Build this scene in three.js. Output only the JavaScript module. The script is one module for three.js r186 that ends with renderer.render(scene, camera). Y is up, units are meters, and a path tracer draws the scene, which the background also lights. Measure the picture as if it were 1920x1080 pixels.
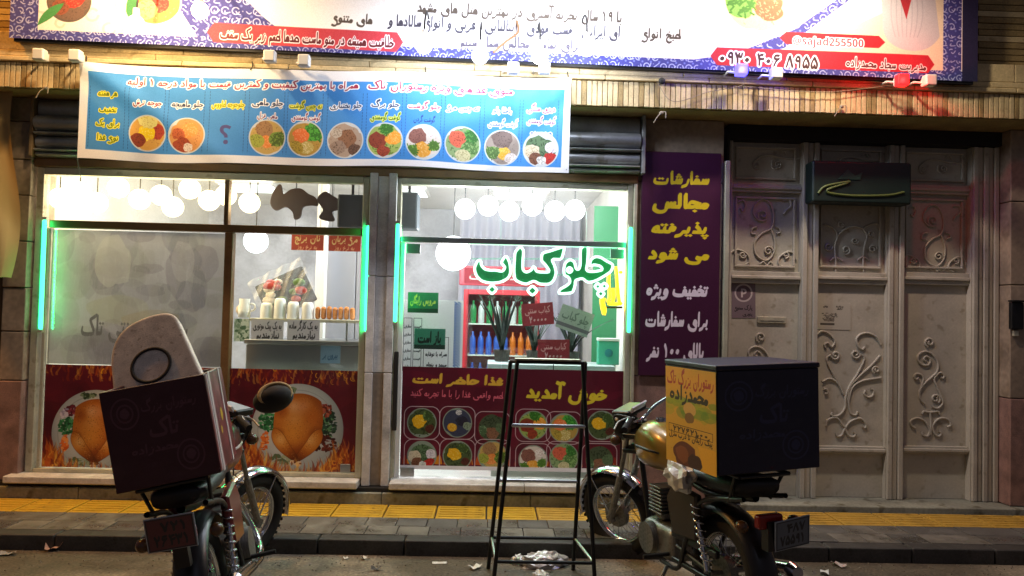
import * as THREE from 'three';
import { mergeGeometries, toCreasedNormals } from 'three/addons/utils/BufferGeometryUtils.js';
import { RoundedBoxGeometry } from 'three/addons/geometries/RoundedBoxGeometry.js';
import { RectAreaLightUniformsLib } from 'three/addons/lights/RectAreaLightUniformsLib.js';
import { ImprovedNoise } from 'three/addons/math/ImprovedNoise.js';

// ---------- camera, sky, moon, exposure ----------
RectAreaLightUniformsLib.init();
const scene = new THREE.Scene();
const camera = new THREE.PerspectiveCamera(40.85, 16 / 9, .05, 200);   // hand-held phone, slightly rolled
camera.position.set(0, 1.6, 6.2);
camera.rotation.set(THREE.MathUtils.degToRad(1.8), THREE.MathUtils.degToRad(-1.6), .024, 'YXZ');
const renderer = new THREE.WebGLRenderer({ antialias: true });
renderer.toneMapping = THREE.LinearToneMapping;
renderer.toneMappingExposure = 1;
renderer.shadowMap.enabled = true;
{ // night sky over a town: dark, a little paler towards the horizon
  const W = 16, H = 32, d = new Float32Array(W * H * 4);
  for (let y = 0; y < H; y++) for (let x = 0; x < W; x++) {
    const up = Math.max(0, (y + .5) / H * 2 - 1), k = .062 + .016 * Math.exp(-up * 5);
    d.set([k * 1.05, k * .95, k * 1.15, 1], (y * W + x) * 4);
  }
  const t = new THREE.DataTexture(d, W, H, THREE.RGBAFormat, THREE.FloatType);
  t.mapping = THREE.EquirectangularReflectionMapping; t.magFilter = THREE.LinearFilter; t.needsUpdate = true;
  scene.background = t; scene.environment = t;
}
const moon = new THREE.DirectionalLight(0xcfd8ff, .03);
moon.position.set(5, 12, 14); moon.castShadow = true; moon.shadow.radius = 2;
Object.assign(moon.shadow.camera, { left: -8, right: 8, top: 8, bottom: -8, far: 40 });
moon.name = 'moon'; scene.add(moon);

// ---------- helpers ----------
let seed = 7;
const rnd = () => { seed = (seed * 1664525 + 1013904223) >>> 0; return seed / 4294967296; };
const rr = (a, b) => a + (b - a) * rnd();
const NTH = ['first', 'second', 'third', 'fourth', 'fifth', 'sixth', 'seventh', 'eighth', 'ninth', 'tenth', 'eleventh', 'twelfth'];
const V3 = (x, y, z) => new THREE.Vector3(x, y, z);
const taken = {};
const numbered = (n) => { const k = taken[n] = (taken[n] ?? -1) + 1; return k ? n + '_' + String(k).padStart(3, '0') : n; };
function tag(o, label, category, group, kind) {
  if (label) o.userData.label = label;
  if (category) o.userData.category = category;
  if (group) o.userData.group = group;
  if (kind) o.userData.kind = kind;
  return o;
}
function thing(name, label, category, [x, y, z] = [0, 0, 0], turn = 0, group) {
  const o = new THREE.Group(); o.name = numbered(name); o.position.set(x, y, z); o.rotation.y = turn; scene.add(o);
  return tag(o, label, category, group);
}
function lit(m) { m.castShadow = m.receiveShadow = true; return m; }
function part(name, geo, mat, parent, pos, rot) {
  const m = lit(new THREE.Mesh(Array.isArray(geo) ? merge(geo) : geo, mat));
  m.name = parent === scene ? numbered(name) : name; parent.add(m);
  if (pos) m.position.set(...pos);
  if (rot) m.rotation.set(...rot);
  return m;
}
const structure = (name, geo, mat, pos) => tag(part(name, geo, mat, scene, pos), null, null, null, 'structure');
function merge(list) {
  return mergeGeometries(list.map((g) => { const h = g.index ? g.toNonIndexed() : g; for (const k of Object.keys(h.attributes)) if (!['position', 'normal', 'uv'].includes(k)) h.deleteAttribute(k); return h; }));
}
function metres(g) {           // uv in metres, from the side a face looks to
  const h = g.index ? g.toNonIndexed() : g, p = h.attributes.position, n = h.attributes.normal, uv = new Float32Array(p.count * 2);
  for (let i = 0; i < p.count; i++) {
    const ax = Math.abs(n.getX(i)), ay = Math.abs(n.getY(i)), az = Math.abs(n.getZ(i));
    const [u, v] = az >= ax && az >= ay ? [p.getX(i), p.getY(i)] : ax >= ay ? [p.getZ(i), p.getY(i)] : [p.getX(i), p.getZ(i)];
    uv[2 * i] = u; uv[2 * i + 1] = v;
  }
  h.setAttribute('uv', new THREE.BufferAttribute(uv, 2));
  return h;
}
// a box between two corners, bevelled, uv in metres
function box(x0, x1, y0, y1, z0, z1, bevel = 0) {
  const w = Math.abs(x1 - x0), h = Math.abs(y1 - y0), d = Math.abs(z1 - z0), b = Math.min(bevel, w / 2.2, h / 2.2, d / 2.2);
  const g = b > 0 ? new RoundedBoxGeometry(w, h, d, 1, b) : new THREE.BoxGeometry(w, h, d);
  g.translate((x0 + x1) / 2, (y0 + y1) / 2, (z0 + z1) / 2);
  return metres(g);
}
function rod(a, b, r, r2 = r, n = 10) {          // a tapered bar from a to b
  const A = V3(...a), B = V3(...b), d = B.clone().sub(A), g = new THREE.CylinderGeometry(r2, r, d.length(), n);
  g.applyQuaternion(new THREE.Quaternion().setFromUnitVectors(V3(0, 1, 0), d.normalize())); g.translate((A.x + B.x) / 2, (A.y + B.y) / 2, (A.z + B.z) / 2);
  return g;
}
function tube(pts, r, seg = 0, n = 8, closed = false, tension = .5) {
  const c = new THREE.CatmullRomCurve3(pts.map((p) => V3(...p)), closed, 'catmullrom', tension);
  return new THREE.TubeGeometry(c, seg || pts.length * 6, r, n, closed);
}
const ball = (x, y, z, r, sx = 1, sy = 1, sz = 1, n = 16) => new THREE.SphereGeometry(r, n, Math.round(n * .7)).scale(sx, sy, sz).translate(x, y, z);
function lathe(pts, n = 20) { return new THREE.LatheGeometry(pts.map((p) => new THREE.Vector2(...p)), n); }
function slab(pts, depth, z = 0, bevel = 0) {    // an outline in x, y with thickness
  const s = new THREE.Shape(pts.map((p) => new THREE.Vector2(...p)));
  return new THREE.ExtrudeGeometry(s, { depth, bevelEnabled: bevel > 0, bevelSize: bevel, bevelThickness: bevel, bevelSegments: 1, curveSegments: 6 }).translate(0, 0, z);
}

const smooth = (pts, n = 6) => new THREE.CatmullRomCurve3(pts.map(([x, y]) => V3(x, y, 0)), true).getPoints(pts.length * n).slice(0, -1).map((p) => [p.x, p.y]);

// ---------- procedural surfaces ----------
const perlin = new ImprovedNoise();
function tile(size, fn) { const a = new Float32Array(size * size); for (let y = 0; y < size; y++) for (let x = 0; x < size; x++) a[y * size + x] = fn(x / size, y / size); return a; }
function fbm(u, v, f, oct, s) {       // tiles over 0..1
  let t = 0, a = .5;
  for (let o = 0; o < oct; o++, f *= 2, a *= .5) {
    const n = (x, y) => perlin.noise(x * f, y * f, s + o * 7.3), wu = u, wv = v;
    t += a * ((n(u, v) * (1 - wu) + n(u - 1, v) * wu) * (1 - wv) + (n(u, v - 1) * (1 - wu) + n(u - 1, v - 1) * wu) * wv);
  }
  return t;
}
function texture(size, fn, colour, span) {     // fn(u, v) -> [r, g, b] (sRGB 0..255) or a grey value
  const d = new Uint8Array(size * size * 4);
  for (let y = 0; y < size; y++) for (let x = 0; x < size; x++) {
    const c = fn(x / size, y / size), i = (y * size + x) * 4;
    for (let k = 0; k < 3; k++) d[i + k] = Math.max(0, Math.min(255, Array.isArray(c) ? c[k] : c));
    d[i + 3] = 255;
  }
  const t = new THREE.DataTexture(d, size, size);
  t.wrapS = t.wrapT = THREE.RepeatWrapping; t.magFilter = THREE.LinearFilter; t.minFilter = THREE.LinearMipmapLinearFilter; t.generateMipmaps = true;
  if (colour) t.colorSpace = THREE.SRGBColorSpace;
  t.repeat.set(1 / span, 1 / span); t.needsUpdate = true;
  return t;
}
const sm = (x, a, b) => { const t = Math.max(0, Math.min(1, (x - a) / (b - a))); return t * t * (3 - 2 * t); };
const bumps = {};
// a weathered mineral or painted surface: base colour, patches, speckle; relief from the same field
function weathered(rgb, { span = 1, patch = .25, speck = .15, f = 4, rough = .85, relief = .001, size = 256, stain = 0, s = 1, metal = 0, roughVary = .15 } = {}) {
  const coarse = tile(size, (u, v) => fbm(u, v, f, 4, s)), fine = tile(size, (u, v) => fbm(u, v, f * 12, 2, s + 31)), spots = tile(size, (u, v) => fbm(u, v, f * 2.5, 3, s + 77));
  const at = (a) => (u, v) => a[Math.floor(v * size) * size + Math.floor(u * size)];
  const C = at(coarse), Fi = at(fine), S = at(spots);
  const map = texture(size, (u, v) => { const k = 1 + patch * C(u, v) * 2 + speck * Fi(u, v) * 2, q = stain * sm(S(u, v), .12, .3); return rgb.map((c, i) => c * k * (1 - q * [.45, .5, .6][i])); }, true, span);
  const key = [f, size, span].join();
  const bump = bumps[key] ??= texture(size, (u, v) => 128 + 90 * C(u, v) + 120 * Fi(u, v), false, span);
  const rg = roughVary > .2 ? texture(size, (u, v) => 255 * Math.max(.04, Math.min(1, rough + roughVary * (C(u, v) * 2 + Fi(u, v)))), false, span) : null;
  return new THREE.MeshStandardMaterial({ map, bumpMap: bump, bumpScale: relief, roughnessMap: rg, roughness: rg ? 1 : rough, metalness: metal });
}
const plain = (hex, rough = .6, metal = 0, more = {}) => new THREE.MeshStandardMaterial({ color: hex, roughness: rough, metalness: metal, ...more });
const glow = (hex, k) => new THREE.MeshStandardMaterial({ color: 0x555555, emissive: hex, emissiveIntensity: k, roughness: .5 });
function print(w, h, draw, rough = .45, more = {}) {    // a printed sheet
  const c = document.createElement('canvas'); c.width = w; c.height = h; const g = c.getContext('2d'); draw(g, w, h);
  const d = g.getImageData(0, 0, w, h), q = d.data;      // ink is never quite even: fine mottling
  for (let i = 0; i < q.length; i += 4) { const n = (rnd() + rnd() - 1) * 13; q[i] += n; q[i + 1] += n; q[i + 2] += n; }
  g.putImageData(d, 0, 0);
  const t = new THREE.CanvasTexture(c); t.colorSpace = THREE.SRGBColorSpace; t.anisotropy = 8;
  return new THREE.MeshPhysicalMaterial({ map: t, roughness: rough, ...more });
}
function bulbLight(hex, I, parent, pos, r = 1) { const l = new THREE.PointLight(hex, I, 0, 2); l.position.set(...pos); l.castShadow = true; l.shadow.radius = r; l.name = 'bulb_light'; parent.add(l); return l; }
// ---------- hand-drawn Persian lettering (no font here has the letters): strokes in a pen space, u runs leftwards, y up, an alef is 1 tall ----------
const BOWL = [.16, .3, .19, .04, .32, -.05, .7, -.07, .98, -.02, 1.08, .12, 1.06, .3];
const NUNB = (s) => [s, .26, s + .03, 0, s + .06, -.24, s + .22, -.42, s + .46, -.42, s + .64, -.22, s + .63, .08];
const RING = (c, y, r) => { const a = []; for (let i = 0; i <= 8; i++) { const t = i * Math.PI / 4 - .8; a.push(c - r * Math.cos(t), y + r * Math.sin(t)); } return a; };
const HEAD = [.52, .28, .42, .4, .24, .36, .02, .24];
const dots = { 'ب': [1, -1], 'پ': [3, -1], 'ت': [2, 1], 'ث': [3, 1], 'ن': [1, 1], 'ی': [2, -1], 'ئ': [0, 1], 'ج': [1, -1], 'چ': [3, -1], 'خ': [1, 1], 'ذ': [1, 1], 'ز': [1, 1], 'ژ': [3, 1], 'ش': [3, 1], 'ض': [1, 1], 'ظ': [1, 1], 'غ': [1, 1], 'ف': [1, 1], 'ق': [2, 1] };
const kin = { 'ب': 'b', 'پ': 'b', 'ت': 'b', 'ث': 'b', 'ن': 'n', 'ی': 'y', 'ئ': 'b', 'ا': 'a', 'آ': 'a', 'ج': 'j', 'چ': 'j', 'ح': 'j', 'خ': 'j', 'د': 'd', 'ذ': 'd', 'ر': 'r', 'ز': 'r', 'ژ': 'r', 'س': 's', 'ش': 's', 'ص': 'S', 'ض': 'S', 'ط': 'T', 'ظ': 'T', 'ع': 'e', 'غ': 'e', 'ف': 'f', 'ق': 'q', 'ک': 'k', 'گ': 'k', 'ل': 'l', 'م': 'm', 'و': 'w', 'ه': 'h', 'ـ': '_' };
const NOJOIN = 'adrw';
// shape(kind, joined on the right, joined on the left) gives [strokes, advance, dot u, dot height above, dot height below]
function shape(k, p, n) {
  const J = p ? [[0, 0, .14, 0]] : [];
  switch (k) {
    case '_': return [[[0, 0, .35, 0]], .35];
    case 'a': return p ? [[[0, 0, .06, 0, .12, .06, .12, 1]], .24] : [[[.1, 1, .12, 0]], .24];
    case 'b': case 'n': case 'y':
      if (n) return [[...J, [.15, .32, .17, .06, .24, 0, .38, 0]], .38, .17, .52, -.24];
      if (k === 'b') return [[...J, BOWL], 1.16, .62, .3, -.3];
      if (k === 'n') return [[...J, NUNB(.1)], .84, .43, .12, -.3];
      return [[p ? [0, 0, .16, .02, .26, .06, .16, -.08, .08, -.22, .2, -.4, .5, -.44, .8, -.32, .9, -.06] : [.06, .12, .12, .3, .28, .32, .36, .16, .2, .02, .08, -.14, .2, -.38, .5, -.43, .8, -.3, .9, -.05]], .98];
    case 'j':
      if (n) return [[...J, HEAD, [.02, .24, .2, .08, .38, 0, .6, 0]], .6, .26, .62, -.26];
      return [[...J, HEAD, [.02, .24, .3, .14, .48, -.1, .46, -.4, .24, -.56, .0, -.48]], .64, .22, .62, -.2];
    case 'd': return [[...(p ? [[0, 0, .2, 0]] : []), [.24, .52, .12, .3, .08, .08, .16, 0, .42, 0]], .5, .2, .72];
    case 'r': return [[p ? [0, 0, .08, 0, .14, -.1, .26, -.28, .5, -.38] : [.06, .26, .1, .04, .22, -.22, .5, -.36]], .44, .14, .46];
    case 'w': return [[...J, [.08, .1, .2, 0, .34, .1, .3, .3, .16, .34, .07, .18, .1, -.06, .24, -.26, .52, -.37]], .5];
    case 's': {
      const t = [.06, .3, .08, .05, .15, .0, .22, .06, .24, .28, .26, .05, .33, 0, .4, .06, .42, .28];
      return n ? [[...J, [...t, .44, .05, .52, 0, .64, 0]], .64, .26, .5] : [[...J, t, NUNB(.42)], 1.16, .26, .5];
    }
    case 'S': {
      const t = [.04, 0, .1, .2, .3, .38, .48, .36, .55, .16, .46, 0, .04, 0];
      return n ? [[...J, t, [.46, 0, .6, 0, .62, .22, .64, 0, .78, 0]], .78, .34, .58] : [[...J, t, [.46, 0, .58, .04, .6, .24], NUNB(.6)], 1.34, .34, .58];
    }
    case 'T': return [[...J, [.04, 0, .1, .2, .3, .38, .48, .36, .55, .16, .46, 0, .04, 0], [.12, .98, .12, .08], ...(n ? [[.4, 0, .66, 0]] : [])], .66, .36, .6];
    case 'e': {
      const t = p ? [0, 0, .2, .02, .32, .2, .2, .3, .08, .2, .24, .04] : [.06, .44, .2, .52, .34, .42, .32, .28, .18, .16, .06, .06];
      if (n) return [[t, p ? [.24, .04, .3, 0, .46, 0] : [.06, .06, .16, 0, .52, 0]], p ? .46 : .52, .2, .66];
      return [[t, [...t.slice(-2), .02, -.16, .08, -.42, .32, -.56, .6, -.46]], .6, .2, .66];
    }
    case 'f': case 'q':
      if (n) return [p ? [[0, 0, .5, 0], RING(.24, .16, .14)] : [RING(.2, .26, .13), [.33, .24, .34, .06, .4, 0, .52, 0]], .5, .22, .56];
      return [[...J, RING(.2, .2, .13), k === 'f' ? [.33, .18, .3, .0, .42, -.06, .8, -.08, 1.08, -.02, 1.18, .12, 1.16, .3] : NUNB(.3)], k === 'f' ? 1.26 : 1.02, .2, .52];
    case 'k': {
      const t = [-.06, 1.06, .2, .92, .42, .8];
      const u = [.42, .8, .3, .52, .14, .2];
      return n ? [[...J, t, [...u, .12, .06, .22, 0, .5, 0]], .5] : [[...J, t, [...u, .16, .02, .32, -.05, .7, -.07, .98, -.02, 1.08, .12, 1.06, .3]], 1.16];
    }
    case 'l':
      if (n) return [[...J, [.12, 1, .13, .08, .2, 0, .34, 0]], .34];
      return [[...J, [.1, 1, ...NUNB(.1).slice(2)]], .84];
    case 'm':
      if (n) return [[...J, RING(.2, .09, .13), [.26, 0, .44, 0]], .44];
      return [[...J, RING(.2, .09, .13), [.3, .04, .34, -.12, .34, -.5]], .46];
    case 'h':
      if (n) return p ? [[[0, 0, .5, 0], [.12, 0, .2, .26, .36, .22, .34, 0, .26, -.24, .14, -.14, .16, 0]], .5] : [[[.04, 0, .08, .28, .26, .42, .42, .26, .34, .04, .18, .06, .16, .2, .28, .24], [.04, 0, .52, 0]], .52];
      return p ? [[[0, 0, .12, .02, .14, .4, .32, .32, .42, .1, .26, 0, .12, .02]], .5] : [[RING(.24, .2, .18)], .5];
  }
  return [[], .3];
}
const digit = {   // drawn with x rightwards
  '۰': [[.2, .36, .3, .44, .4, .36, .3, .28, .2, .36]], '۱': [[.16, .9, .3, .5, .3, 0]], '۲': [[.12, .9, .24, .5, .26, 0], [.17, .7, .32, .56, .46, .62, .48, .88]],
  '۳': [[.06, .9, .2, .5, .22, 0], [.12, .72, .24, .58, .32, .84], [.32, .84, .36, .6, .5, .6, .54, .88]], '۴': [[.14, .9, .24, .5, .26, 0], [.5, .86, .34, .84, .22, .62, .36, .5, .56, .52]],
  '۵': [[.3, .9, .1, .4, .12, .06, .24, .06, .3, .24, .36, .06, .48, .06, .5, .4, .3, .9]], '۶': [[.48, .88, .2, .86, .16, .62, .36, .56, .48, .6], [.4, .58, .22, .3, .12, 0]],
  '۷': [[.08, .9, .2, .5, .3, 0, .4, .5, .52, .9]], '۸': [[.08, 0, .2, .5, .3, .9, .4, .5, .52, 0]], '۹': [[.44, .62, .3, .5, .16, .64, .28, .88, .42, .8, .44, .6, .44, 0]],
};
// lays a text out from right to left: [strokes in (x, y) with x <= 0, dots, width]
function layout(text) {
  let cs = [...text];
  const numerals = (c) => c in digit;
  for (let i = 0; i < cs.length; i++) if (numerals(cs[i])) { let j = i; while (j < cs.length && numerals(cs[j])) j++; cs = [...cs.slice(0, i), ...cs.slice(i, j).reverse(), ...cs.slice(j)]; i = j; }
  let x = 0; const strokes = [], dd = [];
  cs.forEach((c, i) => {
    if (c === ' ') { x -= .36; return; }
    if (numerals(c)) { for (const s of digit[c]) strokes.push(s.map((v, q) => (q % 2 ? v : x - .6 + v))); x -= .62; return; }
    const k = kin[c];
    if (!k) { if (c === '،' || c === '.') dd.push([x - .15, .05]); x -= .3; return; }
    const pk = kin[cs[i - 1]], p = !!pk && !NOJOIN.includes(pk), n = !NOJOIN.includes(k) && !!kin[cs[i + 1]];
    const [ss, w, du = .2, up = .5, down = -.3] = shape(k, p, n);
    const gap = p ? 0 : .05; x -= gap;
    for (const s of ss) strokes.push(s.map((v, q) => (q % 2 ? v : x - v)));
    if (c === 'آ') strokes.push([-.14, 1.16, -.02, 1.26, .14, 1.18, .3, 1.28].map((v, q) => (q % 2 ? v : x - v)));
    if (c === 'گ') strokes.push([x + .06, 1.3, x - .36, 1.04]);
    const dt = dots[c];
    if (dt && !(k === 'y' && !n)) {
      const [m, side] = dt, y = side > 0 ? up + .07 : down - .06, cx = x - du;
      if (m === 1) dd.push([cx, y]);
      if (m >= 2) dd.push([cx - .11, y], [cx + .11, y]);
      if (m === 3) dd.push([cx, y + (side > 0 ? .2 : -.2)]);
    }
    x -= w;
  });
  return [strokes, dd, -x];
}
function tracePen(g, s) {      // a smooth curve through the points of one stroke
  g.beginPath(); g.moveTo(s[0], s[1]);
  const n = s.length / 2, P = (i) => { const k = Math.max(0, Math.min(n - 1, i)); return [s[2 * k], s[2 * k + 1]]; };
  for (let i = 0; i < n - 1; i++) {
    const [a, b, c, d] = [P(i - 1), P(i), P(i + 1), P(i + 2)];
    g.bezierCurveTo(b[0] + (c[0] - a[0]) / 6, b[1] + (c[1] - a[1]) / 6, c[0] - (d[0] - b[0]) / 6, c[1] - (d[1] - b[1]) / 6, c[0], c[1]);
  }
  g.stroke();
}
// writes TEXT between x0 and x1 on the baseline y with alefs of the given size; halo: [colour, width in alefs] drawn under it
function fa(g, text, x0, x1, y, size, fill, halo, weight = .16) {
  const [ss, dd, w] = layout(text), kx = Math.max(.35, Math.min(2.2, (x1 - x0) / (w * size)));
  g.save(); g.translate(kx < 2.2 && kx > .35 ? x1 : (x0 + x1 + w * size * kx) / 2, y); g.scale(size * kx, -size); g.lineCap = 'round'; g.lineJoin = 'round';
  for (const [colour, extra] of [...(halo ? [halo] : []), [fill, 0]]) {
    g.strokeStyle = g.fillStyle = colour; g.lineWidth = weight * .8 + extra;
    for (const o of [-.5, 0, .5]) { g.save(); g.translate(o * weight * .25, o * weight * .8); for (const s of ss) tracePen(g, s); g.restore(); }
    const r = weight * .72 + extra * .5;
    for (const [x, yy] of dd) { g.beginPath(); g.moveTo(x - r, yy); g.lineTo(x, yy + r); g.lineTo(x + r, yy); g.lineTo(x, yy - r); g.fill(); }
  }
  g.restore();
}
// ---------- materials of the place ----------
const S = {
  tan: weathered([196, 176, 132], { span: .9, patch: .18, speck: .12, f: 5, relief: .0015, stain: .35, s: 3 }),
  tanDark: weathered([150, 128, 84], { span: .8, patch: .2, speck: .2, f: 5, relief: .002, s: 4 }),
  marble: weathered([202, 200, 196], { span: .7, patch: .3, speck: .1, f: 4, rough: .5, relief: .0006, stain: .2, s: 5 }),
  travertine: weathered([146, 130, 112], { span: 1.3, patch: .3, speck: .14, f: 3, rough: .6, relief: .001, stain: .25, s: 6 }),
  rose: weathered([138, 108, 98], { span: .7, patch: .25, speck: .18, f: 7, rough: .55, relief: .0008, stain: .15, s: 7 }),
  concrete: weathered([134, 136, 122], { span: 1.1, patch: .3, speck: .15, f: 4, rough: .75, relief: .002, stain: .7, s: 8 }),
  paving: weathered([104, 100, 92], { span: .9, patch: .3, speck: .2, f: 5, rough: .5, relief: .0012, stain: .5, s: 9, roughVary: .5 }),
  paving2: weathered([88, 86, 82], { span: 1, patch: .35, speck: .2, f: 4, rough: .45, relief: .0012, stain: .5, s: 10, roughVary: .5 }),
  tactile: weathered([190, 150, 36], { span: .8, patch: .2, speck: .12, f: 5, rough: .6, relief: .001, stain: .55, s: 11 }),
  tactile2: weathered([186, 148, 58], { span: .8, patch: .22, speck: .14, f: 5, rough: .6, relief: .001, stain: .6, s: 12 }),
  kerb: weathered([60, 58, 55], { span: .8, patch: .3, speck: .25, f: 5, rough: .6, relief: .002, stain: .6, s: 13 }),
  bronze: weathered([122, 92, 58], { span: .8, patch: .15, speck: .06, f: 4, rough: .45, relief: .0003, stain: .3, s: 14, metal: .3 }),
  alu: weathered([186, 182, 160], { span: .7, patch: .12, speck: .05, f: 4, rough: .45, relief: .0003, stain: .35, s: 15, metal: .35 }),
  shutter: weathered([140, 142, 140], { span: .9, patch: .2, speck: .06, f: 4, rough: .4, relief: .0004, stain: .4, s: 16, metal: .5 }),
  shutterBrown: weathered([112, 92, 62], { span: .9, patch: .2, speck: .08, f: 4, rough: .6, relief: .0004, stain: .4, s: 17 }),
  gate: weathered([180, 174, 158], { span: .8, patch: .1, speck: .06, f: 4, rough: .5, relief: .0005, stain: .3, s: 18 }),
  dark: plain(0x1a1816, .7), soil: weathered([70, 60, 48], { span: 1, patch: .3, speck: .2, f: 5, s: 19 }),
  backWall: weathered([186, 188, 198], { span: 1.2, patch: .25, speck: .06, f: 3, rough: .5, s: 23 }),
  plaster: weathered([214, 212, 206], { span: 1.4, patch: .08, speck: .05, f: 4, rough: .7, relief: .0006, s: 20 }),
  tileWhite: plain(0xdad9d4, .3), white: plain(0xe6e4de, .5), steel: plain(0xb4b6b8, .28, .9), blackSteel: weathered([26, 26, 28], { span: .3, patch: .4, speck: .3, f: 5, rough: .5, relief: .0004, s: 21, metal: .4 }),
};
{ // wet asphalt: stones, patches of standing damp (smoother), old repairs
  const n = 1024, w = tile(512, (u, v) => fbm(u, v, 3, 4, 40)), st = tile(n, (u, v) => fbm(u, v, 150, 2, 50)), md = tile(512, (u, v) => fbm(u, v, 14, 3, 60));
  const W = (u, v) => w[Math.floor(v * 512) * 512 + Math.floor(u * 512)], St = (u, v) => st[Math.floor(v * n) * n + Math.floor(u * n)], Md = (u, v) => md[Math.floor(v * 512) * 512 + Math.floor(u * 512)];
  S.asphalt = new THREE.MeshStandardMaterial({
    map: texture(n, (u, v) => { const wet = sm(W(u, v), -.05, .15), k = (1 - .25 * wet) * (1 + 1.1 * St(u, v) + .5 * Md(u, v)); return [128 * k, 117 * k, 98 * k]; }, true, 2.6),
    bumpMap: texture(n, (u, v) => 128 + 200 * St(u, v) * (1 - .5 * sm(W(u, v), -.05, .15)) + 40 * Md(u, v), false, 2.6), bumpScale: .004,
    roughnessMap: texture(512, (u, v) => 255 * (.78 - .42 * sm(W(u, v) + .3 * Md(u, v), -.08, .16)), false, 2.6), roughness: 1,
  });
}
S.paper = new THREE.MeshPhysicalMaterial({ color: 0xe6e4de, roughness: .9, transmission: .45, thickness: 0 });
S.blurGlass = new THREE.MeshPhysicalMaterial({ color: 0xeef2f0, transmission: 1, roughness: .1, thickness: 0, ior: 1.5 });   // hazy pane, roughened to blur the bulbs into a glow
S.glass = new THREE.MeshPhysicalMaterial({ color: 0xf4f8f6, transmission: 1, roughness: .03, thickness: 0, ior: 1.5 });

// ---------- road, pavement, kerb ----------
structure('road', metres(new THREE.PlaneGeometry(120, 120, 1, 1).rotateX(-Math.PI / 2)), S.asphalt, [0, 0, 0]);
{
  const pave = tag(new THREE.Group(), null, null, null, 'structure'); pave.name = 'pavement'; scene.add(pave);
  part('bed', [box(-9, 9, .002, .078, -.6, 1.0)], S.soil, pave);
  // grey flags, two rows, each a little out of level
  for (let r = 0; r < 2; r++) for (let i = 0; i < 46; i++) {
    const x0 = -4.9 + i * .214 + (r ? .03 : 0), z0 = .548 + r * .2125;
    const m = part('paving_flag', box(x0 + .002, x0 + .211, .05, .0985 + rr(-.0012, .0012), z0, z0 + .209, .003), rnd() < .55 ? S.paving : S.paving2, pave);
    m.rotation.x = rr(-.002, .002);
  }
  for (let i = 0; i < 26; i++) {      // yellow tactile slabs with their ribs
    const x0 = -4.87 + i * .376, w = .364;
    const ribs = []; for (let k = 0; k < 5; k++) ribs.push(box(x0 + .02, x0 + w - .02, .096, .1032, .2 + k * .067, .2 + k * .067 + .03, .003));
    part('tactile_slab', [box(x0, x0 + w, .05, .0985 + rr(-.001, .001), .178, .54, .004), ...ribs], x0 < .1 ? S.tactile : S.tactile2, pave);
  }
  for (let i = 0; i < 18; i++) part('kerb_stone', box(-5 + i * .56 + .003, -5 + (i + 1) * .56 - .003, -.05, .1 + rr(-.002, .002), .976, 1.1 + rr(-.003, .003), .012), S.kerb, pave);
  part('kerb_run', [box(-12, -5.003, -.05, .098, -.6, 1.1), box(5.09, 12, -.05, .098, -.6, 1.1)], S.kerb, pave);
}

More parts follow.
